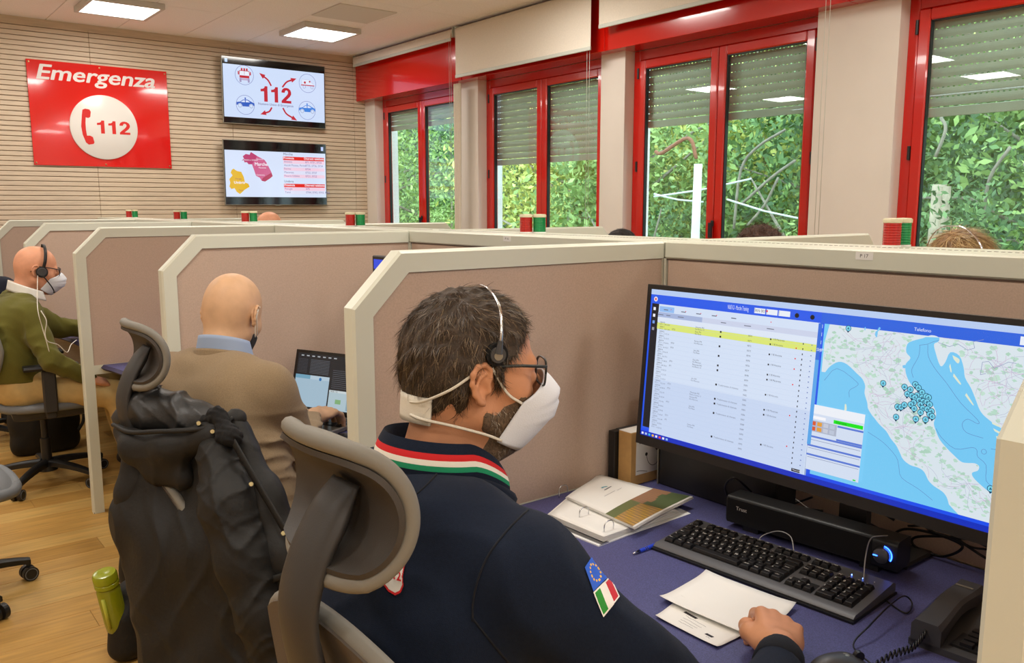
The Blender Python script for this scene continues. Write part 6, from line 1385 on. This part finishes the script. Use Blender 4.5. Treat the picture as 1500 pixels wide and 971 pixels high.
body_obj(p2, SK2, H2, (-1, 1), (-.030, 0, -.150), [(hr2, hand_prims(1, [(.25, .5, .35), (.35, .55, .4), (.4, .6, .4), (.4, .6, .4)], spread=.12)), (hl2, hand_prims(-1, [(.3, .5, .3)] * 4))], slim(j2), .003)
M_beige = mat('beige_knit', (142, 121, 92), .95, var=.1, vs=300, bump=.5, bs=700, sheen=.08)
def fold2(P):
    lo = np.clip((.93 - P[:, 2]) / .15, 0, 1) * np.clip((P[:, 2] - .62) / .1, 0, 1); q = P @ np.array([.5, -.75, .9]); s = np.sin(q * 62 + 1.4 * np.sin(P @ np.array([1., .4, 0]) * 14)); return (lo * (.016 * (np.abs(s) - .6) + .006 * np.sin(P @ np.array([.9, -.3, 1.4]) * 60)) + .0022 * np.sin(P @ np.array([1., -.6, .9]) * 42 + 1.2 * np.sin(P[:, 2] * 25))).astype(np.float32)
sw = torso(j2, 1.16)
cr2 = creases([(.024, 46, (.25, -.15, 1), 7, (1, -1, .3), 1.1, 2.2), (.010, 80, (.5, -.4, 1), 12, (1, .3, 0), 1.3, 2)])
low = lambda P: np.clip((.95 - P[:, 2]) / .12, 0, 1)
blob('sweater', sw, .0065, M_beige, p2, lambda P: (low(P) * cr2(P) + fold2(P) * .3).astype(np.float32), 1, cut=lambda g: np.where(g[:, 1] < 2.75, .635 - g[:, 2], -1.).astype(np.float32))
wv = Vector(j2['wr_r']); dv = (wv - Vector(j2['el_r'])).normalized(); MB().tube([wv - dv * .03, wv - dv * .005, wv + dv * .008], [.041, .040, .036], 20).build('cuff', M_beige, p2, world=True, smooth=True); MB().tube([wv - dv * .01, wv + dv * .012, wv + dv * .017], [.036, .036, .032], 20).build('shirt_cuff', mat('shirt_blue', (150, 166, 192), .85), p2, world=True, smooth=True)
blob('trousers', legs(j2, 1.05), .011, mat('mustard_trousers', (176, 122, 44), .9, var=.1, vs=40, bump=.2, bs=500), p2, wav([(.004, 50, (1, 1, .6), 20, (0, 1, 0), 1.2)]), 1); shoes(j2, p2)
def shirt_collar(name, par, c0, yaw, R, m, h=.045, tilt=.35, op=.5, flare=.012):
    def f(u, v):
        a = op + (2 * PI - 2 * op) * u; r = R * (1.0 + .0 * v) + flare * v; p = Vector((math.cos(a) * r, math.sin(a) * r * 1.02, h * (.5 - v) - tilt * math.cos(a) * R)); return Vector(c0) + Matrix.Rotation(yaw, 3, 'Z') @ p
    return MB().grid(f, 48, 5, thick=.003).build(name, m, par, world=True, smooth=True)
shirt_collar('shirt_collar', p2, (.850, 2.440, 1.078), math.radians(38), .068, mat('shirt_blue', (150, 166, 192), .85), .058, .36, .5)
shirt_collar('sweater_neck', p2, (.846, 2.436, 1.050), math.radians(38), .080, M_beige, .034, .34, .35, .012)
beard_blob(p2, H2, (40, 36, 36)); MB().tube(spline([H2 @ Vector(p) for p in ((.03, -.072, -.05), (.008, -.080, -.03), (-.008, -.083, .0), (.0, -.082, .026), (.006, -.078, .030))], 6), .0016, 6).tube(spline([H2 @ Vector(p) for p in ((-.008, -.084, .02), (-.018, -.087, .0), (-.012, -.085, -.03), (.012, -.078, -.062))], 6), .0016, 6).build('mask_strap', M_strap, p2, world=True, smooth=True)
# stubble shadow of shaved hair
# ---------------------------------------------------------------- the man in the olive sweater
p3 = thing('person', 'bald man in an olive sweater with black headset, glasses and white mask, at the left', 'person', (.72, 5.05, 0))
H3 = headM((.795, 5.115, 1.158), math.radians(-4), math.radians(12), 0, 1.02)
j3 = dict(pelvis=(.66, 5.05, .575), waist=(.62, 5.05, .73), chest=(.645, 5.05, .89), c7=(.70, 5.09, 1.02), sh_r=(.70, 4.89, .945), sh_l=(.70, 5.27, .955), el_r=(.77, 4.76, .72), el_l=(.93, 5.36, .80), wr_r=(.94, 4.77, .60), wr_l=(1.17, 5.30, .79), kn_r=(1.08, 4.76, .50), kn_l=(1.12, 5.16, .53), an_r=(1.13, 4.70, .09), an_l=(1.2, 5.18, .09))
hr3 = frame(Vector(j3['wr_r']), (.92, .05, -.38), (.38, -.2, .9)) @ Matrix.Scale(1.15, 4); hl3 = frame(Vector(j3['wr_l']), (1, -.2, -.05))
body_obj(p3, SK3, H3, (-1, 1), (-.055, 0, -.160), [(hr3, hand_prims(1, [(.2, .4, .3), (.25, .4, .3), (.3, .4, .3), (.35, .45, .3)], spread=.22)), (hl3, hand_prims(-1, [(.3, .4, .3)] * 4))], slim(j3), .0038)
M_olive = mat('olive_knit', (98, 94, 30), .95, var=.1, vs=300, bump=.5, bs=600, sheen=.08)
blob('sweater', torso(j3, 1.15), .0085, M_olive, p3, creases([(.013, 26, (1, .2, .9), 15, (0, 1, .4), 1.2, 2), (.006, 60, (.4, .8, 1), 20, (1, 0, 0), 1.4, 2)]), 1, cut=lambda g: np.where(np.abs(g[:, 1] - 5.06) < .24, .60 - g[:, 2], -1.).astype(np.float32))
blob('trousers', legs(j3, 1.1), .010, mat('khaki_trousers', (196, 168, 112), .9, var=.06, vs=30, bump=.2, bs=400), p3, wav([(.005, 60, (1, .6, .5), 20, (0, 1, 0), 1.2)]), 1); shoes(j3, p3)
shirt_collar('shirt_collar', p3, (.735, 5.095, 1.052), math.radians(-4), .078, mat('shirt_white', (228, 226, 218), .85), .05, .45, .35)
respirator(p3, H3); glasses(p3, H3, mat('glasses_brown', (50, 30, 24), .4), .002)
hd = MB().tube(spline([H3 @ Vector(p) for p in ((.020, -.090, .02), (.022, -.092, .06), (.018, -.075, .105), (.012, -.035, .132), (.010, 0, .137), (.012, .035, .132), (.018, .075, .105), (.022, .092, .05))], 8), .008, 8, flat=.3).build('headset', M_black, p3, world=True, smooth=True)
for s in (-1, 1): disc(H3, (.016, s * .080, -.004), (0, s, 0), .029, .014, M_black, 'ear_cushion', hd); disc(H3, (.016, s * .094, -.004), (0, s, 0), .024, .007, M_dk, 'ear_shell', hd, r2=.02)
MB().tube(spline([H3 @ Vector(p) for p in ((.020, -.100, -.02), (.045, -.100, -.045), (.072, -.095, -.075), (.085, -.090, -.095))], 5), .0032, 6).ball(H3 @ Vector((.086, -.09, -.098)), .006).build('microphone', M_black, hd, world=True, smooth=True)
MB().tube(spline([H3 @ Vector((-.002, -.098, -.025)), D(55, 450, 4.13), D(62, 480, 4.13), D(68, 500, 4.14), D(72, 515, 4.15)], 6), .0022, 6).tube(spline([D(60, 455, 4.12), D(68, 470, 4.12), D(66, 488, 4.12), D(70, 500, 4.13), D(85, 505, 4.2), D(98, 516, 4.25), D(104, 505, 4.3), D(112, 498, 4.35)], 6), .0022, 6).build('headset_cord', mat('cord_white', (220, 214, 200), .5), hd, world=True, smooth=True)
# ---------------------------------------------------------------- others, mostly hidden
def sitter(label, H, yaw, skin, shirt_c, hairc=None, hairz=None, name='person', pitch=.1, hv=.006, facing=None):
    H = Vector(H); fx = Vector((math.cos(yaw), math.sin(yaw), 0)); L = Vector((-fx.y, fx.x, 0)); b = H - fx * .08 + Vector((0, 0, -.16)); dz = H.z - 1.2
    t = thing(name, label, 'person', (b.x, b.y, 0)); j = dict(pelvis=b - fx * .06 + Vector((0, 0, .57 + dz * .3 - b.z)), waist=b - fx * .07 + Vector((0, 0, -.29)), chest=b - fx * .03 + Vector((0, 0, -.13)), c7=b)
    for sd, s in (('r', -1), ('l', 1)): j['sh_' + sd] = b + L * s * .19 + Vector((0, 0, -.06)); j['el_' + sd] = b + L * s * .24 + fx * .12 + Vector((0, 0, -.30)); j['wr_' + sd] = b + L * s * .16 + fx * .36 + Vector((0, 0, -.27)); j['kn_' + sd] = b + L * s * .11 + fx * .38 + Vector((0, 0, .54 - b.z)); j['an_' + sd] = b + L * s * .12 + fx * .40 + Vector((0, 0, .09 - b.z))
    M = headM(H, yaw, pitch); body_obj(t, skin, M, (-1, 1), (-.055, 0, -.165), [], slim(j), hv); blob('sweater', torso(j, 1.12), .014, mat('top_%d_%d_%d' % shirt_c, shirt_c, .9, bump=.2, bs=400), t, fold1, 1); blob('trousers', legs(j, 1.05), .016, mat('dark_trousers', (40, 42, 50), .9), t, None, 1); shoes(j, t, fx); return t, M
def hairdo(t, M, cols, zfun, n, ln, w_=.0008, base=None, inflate=(.012, .010, .014), flow=None, lift=.35, jit=.4, disp=None, nm='hair'):
    hp = [[p[0], p[1], p[2] + Vector(inflate), p[3], p[4], p[5]] for p in head_prims()[:3]]
    def reg(g): Mi = np.array(M.inverted()); L = g @ Mi[:3, :3].T + Mi[:3, 3]; return (zfun(L[:, 0], L[:, 1]) - L[:, 2]).astype(np.float32) * .8
    ms = [mat('%s_%d_%d_%d' % (nm, *c), c, .5, spec=.5) for c in cols]; o, V, Q = blob('hair', posed(hp, M), .005, mat('%sb_%d_%d_%d' % (nm, *cols[0]), cols[0], .7, var=.3, vs=60, bump=.7, bs=200), t, disp or wav([(.003, 150, (1, .4, .3), 60, (0, .5, 1), 1.8)]), 1, cut=reg)
    strands('hair_strands', V, Q, M, n, ln, w_, ms, t, flow or (lambda L: L - np.array([-.02, 0, .11])), None, lift, jit)
t4, M4 = sitter('blonde haired person behind the spine rail, beside the nearest signal light', tuple(onX(1402, 400, 2.66) ), PI - .25, SK2, (120, 110, 130))
zf = lambda x, y: np.interp(x, [-.1, -.03, .03, .06, .1], [-.16, -.15, -.12, .05, .08])
hairdo(t4, M4, [(140, 104, 60), (186, 154, 98), (112, 82, 46), (206, 178, 124)], zf, 9000, .07, .0009, inflate=(.008, .010, .010), flow=lambda L: np.stack([L[:, 0] * 0 - .2, L[:, 1] * 2, -.6 + L[:, 2] * 0], 1), lift=.15, jit=.12, disp=wav([(.0015, 200, (1, 1, 0), 60, (0, .5, 1), 1.5)]))
MB().tube(spline([M4 @ Vector(p) for p in ((.012, -.098, .03), (.016, -.090, .09), (.020, -.05, .136), (.020, 0, .146), (.020, .05, .136), (.016, .090, .09), (.012, .098, .03))], 6), .0035, 8, flat=.5).build('headset', M_chrome, t4, world=True, smooth=True)
t5, M5 = sitter('person with curly brown hair, only the top of the head showing below the third window', tuple(onX(1110, 384, 2.82)), PI + .1, SK1, (60, 64, 80)); hairdo(t5, M5, [(70, 44, 30), (96, 62, 40), (50, 32, 22)], lambda x, y: np.interp(x, [-.1, -.03, .03, .06, .1], [-.07, .0, .0, .06, .08]), 5000, .03, .0008, inflate=(.018, .018, .020), lift=.8, jit=1.2, disp=wav([(.005, 190, (1, .4, .3), 130, (0, .5, 1), 1.8), (.004, 230, (0, 1, .3), 150, (1, .5, 0), 1.8)]))
t6, M6 = sitter('dark haired person, only the top of the head showing left of the third window', tuple(onX(908, 371, 3.45)), PI, SK1, (50, 50, 56)); hairdo(t6, M6, [(34, 27, 24), (52, 42, 36)], lambda x, y: np.interp(x, [-.1, -.03, .03, .06, .1], [-.07, .0, .0, .06, .08]), 3500, .025)
t7, M7 = sitter('bald person, only the shiny top of the head showing under the wall screens', tuple(onX(393, 333, 2.66)), PI, SK3, (80, 84, 96))
p = D(-14, 402, 5.55); t8, M8 = sitter('person in navy cut off by the left edge, with a red and white print', (.60, 6.36, 1.20), 1.35, SK3, (24, 28, 44)); hairdo(t8, M8, [(60, 46, 36), (84, 66, 50)], lambda x, y: np.interp(x, [-.1, -.03, .03, .06, .1], [-.07, .0, .0, .06, .08]), 2500, .025)
